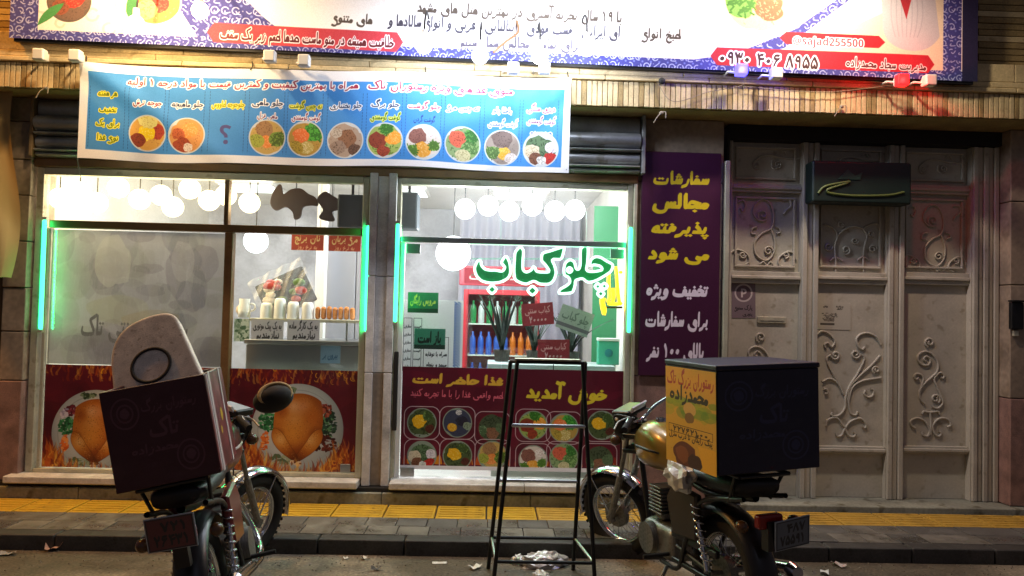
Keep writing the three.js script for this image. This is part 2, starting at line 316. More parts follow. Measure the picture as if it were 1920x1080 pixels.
// ---------- the building ----------
const house = thing('shop_building', 'two-storey stone and tan tile shop building behind the signs and windows', 'building', [0, 0, 0]);
{
  // plinth and sill under the windows
  for (const [a, b] of [[-4.6, -3.1], [-3.1, -1.9], [-1.9, -.8], [-.8, .35], [.35, 1.16]]) part('plinth_stone', box(a + .002, b - .002, .05, .182, -.25, .17, .006), S.concrete, house);
  part('plinth_recess', box(-4.6, 1.16, .183, .2125, -.25, .135), S.dark, house);  // dark strip stands in for the shadow gap under the sill
  for (const [a, b] of [[-3.66, -2.4], [-2.4, -.985], [-.745, .3], [.3, 1.15]]) part('sill_stone', box(a + .001, b - .001, .2135, .268, -.12, .196, .01), S.marble, house);
  part('threshold', box(1.163, 4.6, .05, .135, -.3, .12, .012), S.concrete, house);
  // left pier: stones
  const rows = [.2135, .98, 1.36, 1.7, 2.06, 2.42, 2.7, 3.0, 3.19];
  for (let i = 0; i < rows.length - 1; i++) part('pier_stone', box(-3.78, -3.60, rows[i] + .003, rows[i + 1] - .003, -.25, .10 + rr(-.006, .006), .008), i ? S.travertine : S.rose, house);
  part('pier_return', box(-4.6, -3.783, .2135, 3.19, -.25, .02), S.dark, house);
  // middle pillar: a sunk brown strip between two pale edges
  for (const [y0, y1] of [[.2135, 1.1], [1.1, 1.86], [1.86, 2.68]]) {
    part('pillar_edge', box(-.972, -.908, y0 + .002, y1 - .002, -.12, .085, .006), S.marble, house);
    part('pillar_edge', box(-.822, -.758, y0 + .002, y1 - .002, -.12, .085, .006), S.marble, house);
    part('pillar_panel', box(-.907, -.823, y0 + .002, y1 - .002, -.12, .062, .004), y0 < 1 ? S.travertine : S.marble, house);
  }
  // right pier that carries the maroon board
  for (const [y0, y1, m] of [[.136, .62, S.rose], [.62, 1.12, S.rose], [1.12, 1.9, S.travertine], [1.9, 2.68, S.travertine], [2.68, 3.19, S.travertine]]) part('pier_stone', box(1.163, 1.86, y0 + .002, y1 - .002, -.3, .035 + rr(-.003, .003), .006), m, house);
  part('pier_trim', box(1.862, 1.905, .136, 2.86, -.3, .075, .008), S.alu, house);
  part('pier_trim', box(1.906, 1.93, .136, 3.1, -.3, -.03, .004), S.dark, house);
  // wall right of the gate: dressed slabs, a brown foot
  for (const [y0, y1, m] of [[.136, 1.0, S.rose], [1.0, 1.92, S.travertine], [1.92, 2.6, S.travertine], [2.6, 3.19, S.travertine]]) part('wall_slab', box(4.215, 5.6, y0 + .003, y1 - .003, -.3, .05 + rr(-.004, .004), .008), m, house);
  // lintel behind the shutter, header over the windows and the gate
  part('lintel', box(-3.6, 1.163, 2.685, 3.19, -.3, -.105), S.shutterBrown, house);
  part('header', box(-3.598, 1.16, 2.655, 2.72, -.1, .07, .008), S.bronze, house);
  part('gate_lintel', box(1.931, 4.214, 3.075, 3.19, -.3, -.06), S.dark, house);  // near-black colour puts in the shade under the cornice
  // cornice: a backing, upright fluted tiles, ledge mouldings
  part('cornice_core', box(-4.6, 5.6, 3.192, 3.62, -.3, .325), S.tanDark, house);
  for (let i = 0; i < 214; i++) { const x = -3.96 + i * .0402; part('fluted_tile', box(x, x + .0355, 3.197 + rr(-.002, .002), 3.388, .326, .348 + rr(-.0015, .0015), .005), i % 7 === 3 || i % 11 === 5 ? S.tanDark : S.tan, house); }
  for (let i = 0; i < 11; i++) {
    const x = -3.96 + i * .8; 
    part('ledge_board', box(x, x + .797, 3.392, 3.43, .326, .372, .008), S.tan, house);
    part('ledge_board', box(x - .2, x + .597, 3.433, 3.478, .326, .36, .006), S.tan, house);
    part('ledge_board', box(x, x + .797, 3.481, 3.62, .326, .352, .006), S.tan, house);
  }
  // upper storey wall; courses of long tan tile where it shows beside the banner
  part('upper_wall', box(-4.6, 5.6, 3.622, 6.4, -.3, .25), S.tanDark, house);
  for (let r = 0; r < 26; r++) for (let k = 0; k < 2; k++) part('long_tile', box(3.6 + k * .6 + (r % 2 ? .2 : 0), 3.6 + k * .6 + (r % 2 ? .2 : 0) + .594, 3.625 + r * .05, 3.67 + r * .05, .251, .272 + rr(-.002, .002), .004), rnd() < .5 ? S.tan : S.tanDark, house);
  for (let r = 0; r < 20; r++) part('long_tile', box(-4.4, -3.66, 3.625 + r * .05, 3.67 + r * .05, .251, .272 + rr(-.002, .002), .004), rnd() < .5 ? S.tan : S.tanDark, house);
  // the room behind the glass
  part('shop_floor', box(-3.6, 1.163, .16, .205, -3.8, -.26), S.tileWhite, house);
  part('shop_ceiling', box(-3.6, 1.163, 2.9, 2.98, -3.8, -.305), S.plaster, house);
  part('shop_back_wall', box(-3.6, 1.163, .207, 2.898, -3.8, -3.7), S.backWall, house);
  part('shop_side_wall', box(-3.7, -3.601, .16, 2.98, -3.8, -.26), S.plaster, house);
  part('shop_side_wall', box(1.164, 1.26, .16, 2.98, -3.8, -.305), S.plaster, house);
  part('roof', box(-4.6, 5.6, 6.402, 6.5, -4, .3), S.dark, house);
}

// ---------- roller shutter box under the cornice ----------
{
  const o = thing('roller_shutter', 'rolled-up grey metal shutter in its box above the windows', 'shutter', [0, 2.7, .0]);
  const roll = (y, ry, rz, z) => part('slat', metres(new THREE.CylinderGeometry(1, 1, 4.72, 18, 1, false, 0, Math.PI).rotateZ(Math.PI / 2).rotateX(Math.PI / 2).scale(1, ry, rz).translate(-1.2, y, z)), S.shutter, o);
  roll(.405, .07, .04, .075); roll(.285, .068, .1, .075); roll(.205, .016, .09, .075); roll(.14, .05, .06, .075); roll(.076, .014, .075, .075); roll(.045, .018, .05, .075);
  part('back_plate', box(-3.57, 1.17, .022, .485, -.1, .075), S.shutterBrown, o);
  part('end_plate', box(1.172, 1.2, .022, .487, -.1, .15, .004), S.shutter, o);
  part('end_plate', box(-3.597, -3.572, .022, .487, -.1, .15, .004), S.shutterBrown, o);
}

// ---------- left shop window ----------
const pane = (name, x0, x1, y0, y1, z, parent, m = S.glass) => part(name, box(x0, x1, y0, y1, z - .003, z + .003), m, parent);
{
  const o = thing('shop_window', 'wide shop window left of the pillar with wooden mullion and bulbs inside', 'window', [-3.58, .27, 0]);
  const W = 2.6, H = 2.38, mx = 1.505, ty = 1.91;
  part('frame', [box(0, .055, 0, H, -.04, .05, .006), box(.075, .1, .03, ty, -.03, .03, .004), box(W - .05, W, 0, H, -.04, .05, .006), box(.056, W - .051, H - .055, H, -.04, .05, .006)], S.alu, o);
  part('bottom_rail', box(.056, W - .051, 0, .03, -.04, .045, .004), S.alu, o);
  part('transom', box(.101, W - .051, ty, ty + .06, -.035, .04, .006), S.bronze, o);
  part('mullion', box(mx - .032, mx + .032, .031, ty - .001, -.035, .045, .006), S.bronze, o);
  part('mullion', box(mx - .05, mx - .015, ty + .061, H - .056, -.035, .035, .004), S.bronze, o);
  pane('glass_pane', .101, mx - .033, .031, ty - .001, 0, o); pane('glass_pane', mx + .033, W - .051, .031, ty - .001, 0, o);
  pane('glass_pane', .057, mx - .051, ty + .061, H - .056, 0, o, S.blurGlass); pane('glass_pane', mx - .014, W - .051, ty + .061, H - .056, 0, o, S.blurGlass);
  part('patch_fitting', box(W - .17, W - .09, .035, .1, .004, .02, .004), S.steel, o);
}
// ---------- right shop door: frameless glass leaves under a transom ----------
{
  const o = thing('shop_door', 'double glass shop door right of the pillar with steel corner fittings', 'door', [-.757, .27, 0]);
  const W = 1.915, H = 2.38, ty = 1.87;
  part('frame', [box(0, .03, 0, H, -.04, .04, .005), box(W - .075, W - .03, 0, H, -.04, .05, .006), box(W - .028, W, 0, H, -.04, .075, .006), box(.031, W - .076, H - .05, H, -.04, .045, .005)], S.alu, o);
  part('transom', box(.031, W - .076, ty, ty + .045, -.03, .03, .005), S.steel, o);
  const cx = .86;
  for (const [a, b, h] of [[.07, cx - .004, 1], [cx + .004, W - .08, -1]]) {
    const leaf = part('door_leaf', box(a, b, .008, ty - .006, -.005, .005), S.glass, o);
    part('patch_fitting', box(h > 0 ? a + .01 : b - .12, h > 0 ? a + .12 : b - .01, .01, .085, .006, .022, .004), S.steel, leaf);
    part('patch_fitting', box(h > 0 ? a + .01 : b - .12, h > 0 ? a + .12 : b - .01, ty - .09, ty - .012, .006, .022, .004), S.steel, leaf);
  }
  part('side_strip', box(.031, .068, .004, ty - .002, -.02, .012, .003), S.white, o);
  part('pull_handle', [box(-.0, .036, .38, 1.0, .06, .085, .008), box(.008, .028, .45, .48, .013, .062), box(.008, .028, .9, .93, .013, .062)], S.dark, o, [.012, 0, 0]);
  pane('glass_pane', .031, W - .076, ty + .046, H - .051, 0, o, S.blurGlass);
}
// ---------- lamps ----------
const WARM = 0xffd9a0, COOL = 0xe2eaff;
function bannerBulb([x, y, z], hex, I, label) {         // globe bulb on a bent wire arm in front of the banner
  const o = thing('globe_bulb', label, 'bulb', [x, y, z], 0, 'globe bulbs in front of the top banner');
  part('globe', ball(0, 0, 0, .06), glow(hex, 9), o);
  part('socket', new THREE.CylinderGeometry(.022, .026, .06, 12).translate(0, .08, 0), S.white, o);
  part('arm', tube([[0, .1, 0], [0, .2, -.03], [0, .3, -.16], [0, .32, -.42 + (.75 - z)]], .007), S.dark, o);
  bulbLight(hex, I, o, [0, 0, 0], 3);
}
bannerBulb([-.514, 3.479, .75], COOL, 1.3, 'lit white globe bulb over the end of the left red ribbon');
bannerBulb([-.115, 3.416, .75], COOL, 1.3, 'lit white globe bulb below the brown stick on the banner');
bannerBulb([.31, 3.43, .75], COOL, 1.3, 'lit white globe bulb right above the box lamp pair over the blue banner');
bannerBulb([.644, 3.499, .75], COOL, 1.3, 'rightmost lit white globe bulb of the four over the blue banner');
bannerBulb([-2.536, 3.562, .75], WARM, .9, 'lit warm globe bulb beside the tomato dish on the banner');
bannerBulb([-2.094, 3.672, .75], WARM, .9, 'lit warm globe bulb over the blue pattern left of the ribbon');

// floodlights on arms above the banner, out of the picture: they light the cornice, the gate and the pavement from above
function flood(x, hex, I, label) {
  const o = thing('flood_lamp', label, 'lamp', [x, 4.4, 1.02], 0, 'floodlights on arms above the banner');
  part('arm', tube([[0, .2, -.75], [0, .26, -.5], [0, .2, -.12], [0, .09, 0]], .016), S.blackSteel, o);
  part('housing', [box(-.12, .12, .02, .09, -.09, .09, .012)], S.blackSteel, o, [0, 0, 0], [.35, 0, 0]);
  part('lens', box(-.1, .1, .008, .019, -.07, .07), glow(hex, 4), o, [0, 0, 0], [.35, 0, 0]);
  const l = new THREE.SpotLight(hex, I, 0, 1.45, .35, 2); l.position.set(0, -.0, -.0); l.castShadow = true; l.shadow.radius = 4; l.name = 'flood_light';
  l.target.position.set(0, -3.5, -.6); o.add(l, l.target);
}
flood(-2.5, 0xffdcae, 17, 'warm floodlight on an arm above the left end of the banner');
flood(.3, 0xeef3ff, 10, 'white floodlight on an arm above the middle of the banner');
flood(2.3, 0xffeace, 17, 'warm floodlight on an arm above the right part of the banner');

// small cube lamps on brackets along the ledge
const hullOff = plain(0xd8d6cc, .5);
function cubeLamp([x, y, z], label, hex) {
  const o = thing('cube_lamp', label, 'lamp', [x, y, z], 0, 'small cube lamps along the ledge under the banner');
  part('housing', new RoundedBoxGeometry(.085, .085, .07, 2, .012), hex ? new THREE.MeshStandardMaterial({ color: hex, emissive: hex, emissiveIntensity: 9, roughness: .5 }) : hullOff, o, [0, 0, .02]);
  part('back_cap', box(-.03, .03, -.03, .03, -.05, -.016, .006), hullOff, o);
  part('stem', [rod([-.02, 0, -.04], [-.075, .01, -.06], .009), rod([-.075, .01, -.06], [-.075, .01, -.14 + (.5 - z)], .009)], hullOff, o);
  if (hex) bulbLight(hex, .9, o, [0, 0, .08], 1);
}
for (const [p, label] of [
  [[-3.324, 3.391, .5], 'unlit white cube lamp at the far left end of the ledge'], [[-3.066, 3.392, .5], 'unlit white cube lamp above the left corner of the blue banner'],
  [[-1.661, 3.435, .5], 'unlit white cube lamp under the left red ribbon, left of its pair'], [[-1.41, 3.412, .5], 'unlit white cube lamp under the left red ribbon, right of its pair'],
  [[0.128, 3.407, .5], 'unlit white cube lamp over the blue banner, left one under the globe bulbs'], [[0.359, 3.415, .5], 'unlit white cube lamp over the right end of the blue banner'],
  [[2.097, 3.432, .5], 'unlit white cube lamp right beside the blue-lit lamp'], [[3.265, 3.417, .5], 'unlit white cube lamp right beside the red-lit lamp']]) cubeLamp(p, label);
cubeLamp([1.834, 3.451, .5], 'cube lamp glowing blue under the phone number', 0x3a34ff);
cubeLamp([3.053, 3.414, .5], 'cube lamp glowing red near the right end of the banner', 0xff1010);

// strings of globe bulbs hung inside the window and the door
function hungBulb([x, y, z], hex, k, I, r, label, group) {
  const o = thing('hanging_bulb', label, 'bulb', [x, y, z], 0, group);
  part('globe', ball(0, 0, 0, r), glow(hex, k), o);
  part('cord', rod([0, r * .9, 0], [0, 2.898 - y, 0], .005, .005, 6), S.dark, o);
  bulbLight(hex, I, o, [0, 0, 0], 4);
}
const LB = [[-3.525, 2.439], [-3.365, 2.496], [-3.224, 2.413], [-3.058, 2.54], [-2.882, 2.449], [-2.711, 2.488], [-2.613, 2.395], [-2.48, 2.548], [-2.321, 2.456], [-2.185, 2.503], [-1.992, 2.447]];
LB.forEach(([x, y], i) => hungBulb([x, y, -.18], 0xffe2b4, 6, .8, .085, NTH[i] + ' warm globe bulb from the left, top of the left window', 'warm bulbs in the left window'));
const RB = [[-.226, 2.444], [-.037, 2.476], [0.141, 2.436], [0.33, 2.486], [0.517, 2.447], [0.685, 2.46]];
RB.forEach(([x, y], i) => hungBulb([x, y, -.18], 0xf6f8ff, 8, 1.7, .085, NTH[i] + ' white globe bulb from the left in the row above the green neon lettering', 'white bulbs in the door window'));
hungBulb([-.348, 2.128, -.9], 0xf6f8ff, 8, 3.2, .16, 'large white lit globe left of the green neon lettering');
hungBulb([-2.147, 2.193, -.9], 0xf6f8ff, 8, 1.8, .11, 'large white lit globe above the wrapped food tray');
for (const [x, z] of [[-2.6, -2.2], [-1, -2.2], [.3, -2.2]]) {
  const o = thing('ceiling_panel_light', x < -2 ? 'leftmost square white panel light on the shop ceiling' : x < 0 ? 'middle square white panel light on the shop ceiling' : 'rightmost square white panel light on the shop ceiling', 'light', [x, 2.9, z], 0, 'panel lights on the shop ceiling');
  part('frame', box(-.3, .3, -.03, -.001, -.3, .3, .004), S.white, o);
  part('diffuser', box(-.27, .27, -.036, -.0305, -.27, .27), glow(0xffffff, 3), o);
  const l = new THREE.RectAreaLight(0xf0f4ff, 11, .54, .54); l.position.set(0, -.04, 0); l.rotation.x = -Math.PI / 2; l.name = 'panel_glow'; o.add(l);
}

{ // sodium street lamp on the pavement, left of the picture: it warms the left of the road
  const o = thing('street_lamp', 'street lamp post with an amber lantern left of the shop', 'street lamp', [-5.3, .098, .8]);
  part('post', [rod([0, 0, 0], [0, 5.0, 0], .07, .045, 14), rod([0, 0, 0], [0, .5, 0], .1, .09, 14)], S.blackSteel, o);
  part('arm', tube([[0, 4.9, 0], [.05, 5.2, .02], [.15, 5.3, .06], [.25, 5.28, .1]], .03), S.blackSteel, o);
  part('lantern', [box(.1, .6, 5.2, 5.3, -.03, .21, .03)], S.alu, o);
  part('lens', box(.15, .55, 5.18, 5.199, 0, .18, .004), glow(0xffb24a, 4), o);
  const l = new THREE.SpotLight(0xffa838, 46, 0, 1.35, .5, 2); l.position.set(.35, 5.15, .09); l.target.position.set(1.9, 0, .7); l.castShadow = true; l.shadow.radius = 6; l.name = 'street_light'; o.add(l, l.target);
}
// ---------- printed food, used on the banners and door ----------
function blob(g, x, y, rx, ry, col, n = 9, j = .16) {
  g.fillStyle = col; g.beginPath();
  const k = []; for (let i = 0; i < n; i++) k.push(1 + rr(-j, j));
  for (let i = 0; i <= n; i++) { const a = i / n * 6.2832, b = (i + .5) / n * 6.2832, q = k[i % n], p = (k[i % n] + k[(i + 1) % n]) / 2 * 1.05; i ? g.quadraticCurveTo(x + Math.cos(a - 3.1416 / n) * rx * p, y + Math.sin(a - 3.1416 / n) * ry * p, x + Math.cos(a) * rx * q, y + Math.sin(a) * ry * q) : g.moveTo(x + Math.cos(a) * rx * q, y + Math.sin(a) * ry * q); }
  g.closePath(); g.fill();
}
function grains(g, x, y, r, col, n, l) { g.strokeStyle = col; g.lineWidth = l * .35; for (let i = 0; i < n; i++) { const a = rr(0, 6.28), d = Math.sqrt(rnd()) * r, t = rr(0, 6.28); g.beginPath(); g.moveTo(x + Math.cos(a) * d, y + Math.sin(a) * d); g.lineTo(x + Math.cos(a) * d + Math.cos(t) * l, y + Math.sin(a) * d + Math.sin(t) * l); g.stroke(); } }
function dish(g, x, y, r, rim, foods) {       // a plate from above with heaps on it
  g.save(); g.beginPath(); g.arc(x, y, r, 0, 6.2832); g.fillStyle = rim; g.fill();
  g.beginPath(); g.arc(x, y, r * .93, 0, 6.2832); g.clip();
  for (const [fx, fy, fr, col, dark, kind] of foods) {
    blob(g, x + fx * r, y + fy * r, fr * r, fr * r * .9, col, 11);
    grains(g, x + fx * r, y + fy * r, fr * r * .85, dark, kind === 'leaf' ? 70 : 40, r * (kind === 'leaf' ? .16 : .07));
  }
  g.restore();
}
const FOODS = {
  rice: [[0, 0, 1, '#d8a64e', '#b07830'], [.45, -.1, .5, '#b8422c', '#7c2a1c'], [-.05, 0, .45, '#f6d40e', '#fff08a'], [-.5, .4, .4, '#8c3a22', '#5c2414'], [0, -.7, .5, '#e8e08a', '#c8b05a']],
  shank: [[0, 0, 1, '#d89a58', '#9c5c2c'], [.15, -.3, .48, '#eb9a4a', '#f8c888'], [-.45, -.1, .36, '#c8683c', '#8c3c20'], [-.2, .55, .5, '#a8482a', '#742c18'], [.1, .65, .25, '#f0e4d8', '#c8b8a8']],
  fish: [[0, 0, 1, '#c8a85c', '#8c7034'], [-.2, -.45, .5, '#a88054', '#74532f'], [0, .25, .4, '#e88a3c', '#f8b878'], [.6, .1, .45, '#7c9a3c', '#4c6420', 'leaf'], [-.6, .2, .4, '#a8b044', '#74782c']],
  herb: [[0, 0, 1, '#b89844', '#786028'], [.5, -.4, .6, '#4fae3c', '#2c7824', 'leaf'], [-.25, -.2, .45, '#ee7c3c', '#f8b080'], [.1, .5, .4, '#c8b868', '#f4ecc0'], [-.5, .5, .4, '#b8a03c', '#6c6020']],
  lamb: [[0, 0, 1, '#b4a08c', '#7c6450'], [.1, -.1, .55, '#946a4c', '#5c3c28'], [-.4, .4, .45, '#a08a78', '#5c4838'], [.5, .5, .35, '#6c5040', '#3c2c20'], [-.5, -.4, .3, '#c8beac', '#988a78']],
  kebab: [[0, 0, 1, '#9cb45c', '#5c7a2c', 'leaf'], [-.4, 0, .5, '#8c3a24', '#5c2010'], [.45, -.15, .45, '#f2a030', '#f8d080'], [-.05, .6, .35, '#a04028', '#70281a'], [.1, -.7, .4, '#58a03c', '#347020', 'leaf']],
  meat: [[0, 0, 1, '#e0d8cc', '#b8a898'], [-.35, -.3, .5, '#8c5c50', '#5c3830'], [.0, .45, .48, '#e8a438', '#f8d890'], [.45, -.5, .3, '#f4f0ec', '#c8b0a8'], [-.65, .5, .35, '#7cb044', '#4c7828', 'leaf'], [.6, .2, .3, '#8cbc50', '#4c7828', 'leaf']],
  tah: [[0, 0, 1, '#8ca870', '#58784a', 'leaf'], [-.25, -.3, .5, '#d8684c', '#a03c28'], [.4, .2, .5, '#88b068', '#507a3c', 'leaf'], [.0, .6, .4, '#d0cc9c', '#a09868'], [.5, -.5, .4, '#5ca048', '#34702c', 'leaf']],
  mixed: [[0, 0, 1, '#a09488', '#6c6058'], [0, -.5, .6, '#74645c', '#483c38'], [.1, .35, .4, '#eeb83c', '#f8dc90'], [-.55, .3, .4, '#7ca058', '#486c30', 'leaf'], [.5, .6, .35, '#e8e0d8', '#b0a090']],
  dizi: [[0, 0, .8, '#5c7a54', '#344c30', 'leaf'], [-.5, .1, .45, '#d8cdb0', '#a89870'], [-.3, .5, .4, '#7c5038', '#4c2c1c'], [.6, -.1, .35, '#e4e0e4', '#a8a0b0'], [.55, .5, .4, '#c02c24', '#7c1c18'], [.05, .6, .25, '#e8e8e0', '#a8a8a0']],
  grill: [[0, 0, 1, '#4a5a34', '#26341a', 'leaf'], [-.2, -.1, .48, '#eab414', '#f8e070'], [.55, .4, .3, '#5c2c20', '#381810'], [.4, -.5, .35, '#6c8a4a', '#3c5428', 'leaf']],
  blue: [[0, 0, 1, '#3c4258', '#222840'], [-.35, .3, .32, '#d8a01c', '#f0d060'], [.3, -.1, .4, '#2c2c3c', '#181824'], [.1, -.7, .2, '#e0e0e0', '#a0a0a0'], [.7, .2, .3, '#8ca088', '#546850']],
  stew: [[0, 0, 1, '#46543a', '#283420', 'leaf'], [0, .35, .45, '#8a6248', '#5c3c2c'], [-.7, .2, .35, '#7a9a70', '#486440', 'leaf'], [.6, 0, .4, '#5c7450', '#34482c']],
};

// text along the line from (x0, y0) to (x1, y1)
function writeLine(g, text, x0, y0, x1, y1, s, c, halo, wt) { g.save(); g.translate(x0, y0); g.rotate(Math.atan2(y1 - y0, x1 - x0)); fa(g, text, 0, Math.hypot(x1 - x0, y1 - y0), 0, s, c, halo, wt); g.restore(); }
// ---------- blue pattern used along the edges of the top banner ----------
function arabesque(g, x0, y0, w, h, step) {
  g.save(); g.beginPath(); g.rect(x0, y0, w, h); g.clip(); g.fillStyle = '#3c3c86'; g.fillRect(x0, y0, w, h);
  g.strokeStyle = '#b8bce4'; g.lineWidth = step * .1;
  for (let y = y0; y < y0 + h + step; y += step) for (let x = x0; x < x0 + w + step; x += step) {
    g.beginPath(); g.arc(x, y, step * .34, rr(0, 6), rr(3, 9)); g.stroke();
    g.beginPath(); g.moveTo(x, y); g.quadraticCurveTo(x + rr(-.5, .5) * step, y + step * .4, x + step * .5, y + rr(-.4, .4) * step); g.stroke();
    g.fillStyle = '#6c74c0'; g.beginPath(); g.arc(x + step * .5, y + step * .5, step * .12, 0, 7); g.fill();
  }
  g.restore();
}
{ // ---------- the big banner over the shop ----------
  const W = 2048, H = 420;
  const mat = print(W, H, (g) => {
    g.fillStyle = '#efe9dd'; g.fillRect(0, 0, W, H);
    // pale scrollwork field at the left
    g.strokeStyle = '#d8cec0'; g.lineWidth = 5;
    for (let i = 0; i < 60; i++) { const x = rr(60, 520), y = rr(180, 400); g.beginPath(); g.arc(x, y, rr(8, 26), 0, rr(3, 6)); g.stroke(); }
    // sweeping blue bands
    g.save(); g.beginPath(); g.moveTo(330, 150); g.quadraticCurveTo(420, 320, 640, 390); g.lineTo(400, 420); g.lineTo(340, 330); g.quadraticCurveTo(280, 260, 240, 150); g.closePath(); g.clip(); arabesque(g, 200, 120, 480, 300, 22); g.restore();
    g.fillStyle = '#f7f4ee'; g.beginPath(); g.moveTo(360, 0); g.lineTo(2048, 0); g.lineTo(1600, 300); g.quadraticCurveTo(1450, 390, 1200, 398); g.lineTo(600, 396); g.quadraticCurveTo(420, 330, 360, 0); g.fill();
    g.fillStyle = '#e8d8b8'; g.beginPath(); g.moveTo(1729, 336); g.lineTo(1891, 260); g.lineTo(1990, 100); g.lineTo(1990, 400); g.lineTo(1500, 400); g.closePath(); g.fill();
    g.save(); g.beginPath(); g.moveTo(1746, 254); g.lineTo(1648, 327); g.lineTo(1523, 383); g.lineTo(1397, 407); g.lineTo(1500, 418); g.lineTo(1626, 368); g.lineTo(1775, 253); g.closePath(); g.clip(); arabesque(g, 1250, 200, 600, 220, 20); g.restore();
    arabesque(g, 0, H - 20, W, 20, 18);
    arabesque(g, 0, 0, 58, H, 20);
    arabesque(g, W - 76, 0, 40, H, 18); g.fillStyle = '#1c1a40'; g.fillRect(W - 34, 0, 34, H);
    // dishes
    dish(g, 120, 335, 46, '#5c5048', [[0, 0, 1, '#6c5448', '#3c2c24'], [.2, -.1, .5, '#c8322c', '#e87858'], [-.4, .3, .4, '#8c4c38', '#5c2c20']]);
    g.fillStyle = '#3f8c4c'; g.beginPath(); g.moveTo(57, 391); g.quadraticCurveTo(66, 348, 110, 340); g.quadraticCurveTo(100, 369, 57, 391); g.fill();
    dish(g, 296, 329, 56, '#e8d8c8', [[0, 0, 1, '#ee8048', '#f8b080'], [.2, .1, .35, '#c8342c', '#e86048'], [-.3, .3, .4, '#f0a470', '#c86840'], [.1, -.5, .4, '#eab84c', '#f8dc90']]);
    blob(g, 250, 342, 12, 26, '#3c7844');
    dish(g, 1567, 265, 74, '#d0c4b0', [[0, 0, 1, '#d8b890', '#a88860'], [.35, .25, .4, '#e0583c', '#f09070'], [-.5, .1, .5, '#6ca048', '#3c7028', 'leaf'], [.0, -.5, .5, '#7ca858', '#487830', 'leaf']]);
    // ribbons
    const ribbon = (x0, y0, x1, y1, h, col) => { g.save(); g.translate(x0, y0); g.rotate(Math.atan2(y1 - y0, x1 - x0)); const L = Math.hypot(x1 - x0, y1 - y0); g.fillStyle = col; g.beginPath(); g.moveTo(0, 0); g.lineTo(14, -h / 2); g.lineTo(L - 14, -h / 2); g.lineTo(L, 0); g.lineTo(L - 14, h / 2); g.lineTo(14, h / 2); g.closePath(); g.fill(); g.restore(); };
    ribbon(406, 388, 816, 392, 42, '#c23a44');
    ribbon(1468, 391, 1953, 388, 38, '#b01c2c');
    ribbon(1616, 346, 1845, 346, 26, '#b81c28');
    const line = (...a) => writeLine(g, ...a);
    line('خلاقیت همیشه در منو ماست صدها طعم زیر یک سقف', 433, 398, 796, 402, 21, '#5a141c', ['#ffffff', .2], .14);
    line('با ۱۹ سال تجربه آشپزی در بهترین هتل های مشهد', 843, 323, 1279, 326, 20, '#51463c');
    line('های متنوع', 665, 352, 750, 354, 18, '#51463c');
    line('ای ایرانی ، فست فودی ، ایتالیایی ، عربی و انواع سالادها و', 783, 355, 1275, 358, 21, '#3d3a44');
    line('طبخ انواع', 1321, 357, 1405, 356, 18, '#4a4038');
    line('برای تمامی مجالس شما هستیم', 935, 393, 1192, 388, 20, '#4a4450');
    line('۸۹۵۵ ۴۰۶ ۰۹۳۰', 1484, 404, 1700, 408, 25, '#3a1a1c', ['#ffffff', .24], .14);
    line('مدیریت سجاد محمدزاده', 1760, 399, 1936, 400, 18, '#4c1c20', ['#ffffff', .2], .12);
    { const a = [1644, 355], b = [1822, 356]; g.font = 'bold 23px sans-serif'; g.save(); g.translate(...a); g.strokeStyle = '#fff'; g.lineWidth = 4; g.strokeText('@sajad255500', 0, 4, b[0] - a[0]); g.fillStyle = '#b83040'; g.fillText('@sajad255500', 0, 4, b[0] - a[0]); g.restore(); }
    // cook's white jacket with a red scarf
    g.fillStyle = '#c4c0c2'; g.beginPath(); g.moveTo(1835, 216); g.lineTo(1949, 212); g.lineTo(1964, 328); g.quadraticCurveTo(1939, 372, 1880, 358); g.quadraticCurveTo(1834, 344, 1839, 297); g.closePath(); g.fill();
    g.strokeStyle = '#aeaab0'; g.lineWidth = 2; for (let i = 0; i < 7; i++) { const a = [1891, 237]; g.beginPath(); g.moveTo(a[0] - 30 + i * 10, a[1]); g.quadraticCurveTo(a[0] - 40 + i * 14, a[1] + 50, a[0] - 24 + i * 8, a[1] + 96); g.stroke(); }
    g.fillStyle = '#a8222c'; g.beginPath(); g.moveTo(1872, 238); g.lineTo(1905, 237); g.lineTo(1891, 295); g.closePath(); g.fill();
  }, .8);
  const o = thing('shop_banner', 'large white and blue printed restaurant banner with dishes across the upper facade', 'banner', [-3.614, 3.5, .38]);
  // stretched vinyl: slightly uneven, lower at the right end
  const g = new THREE.PlaneGeometry(7.314, 1.5, 60, 12).translate(3.657, .75, .04), p = g.attributes.position;
  for (let i = 0; i < p.count; i++) p.setZ(i, p.getZ(i) + .004 * Math.sin(p.getX(i) * 2.3) * Math.sin(p.getY(i) * 3 + 1));
  for (let i = 0; i < p.count; i++) p.setY(i, p.getY(i) + .045 * (1 - p.getX(i) / 3.657) * (1 - p.getY(i) / 1.5));
  g.computeVertexNormals();
  part('printed_sheet', g, mat, o);
  part('frame', [box(0, 7.314, 1.47, 1.5, -.1, .03), box(0, .03, .08, 1.5, -.1, .03), box(7.284, 7.314, 0, 1.5, -.1, .03)], S.blackSteel, o);
  part('bottom_bar', box(.03, 7.284, -.0, .03, 0, .03), S.blackSteel, o, [0, .025, 0], [0, 0, -.0123]);
}
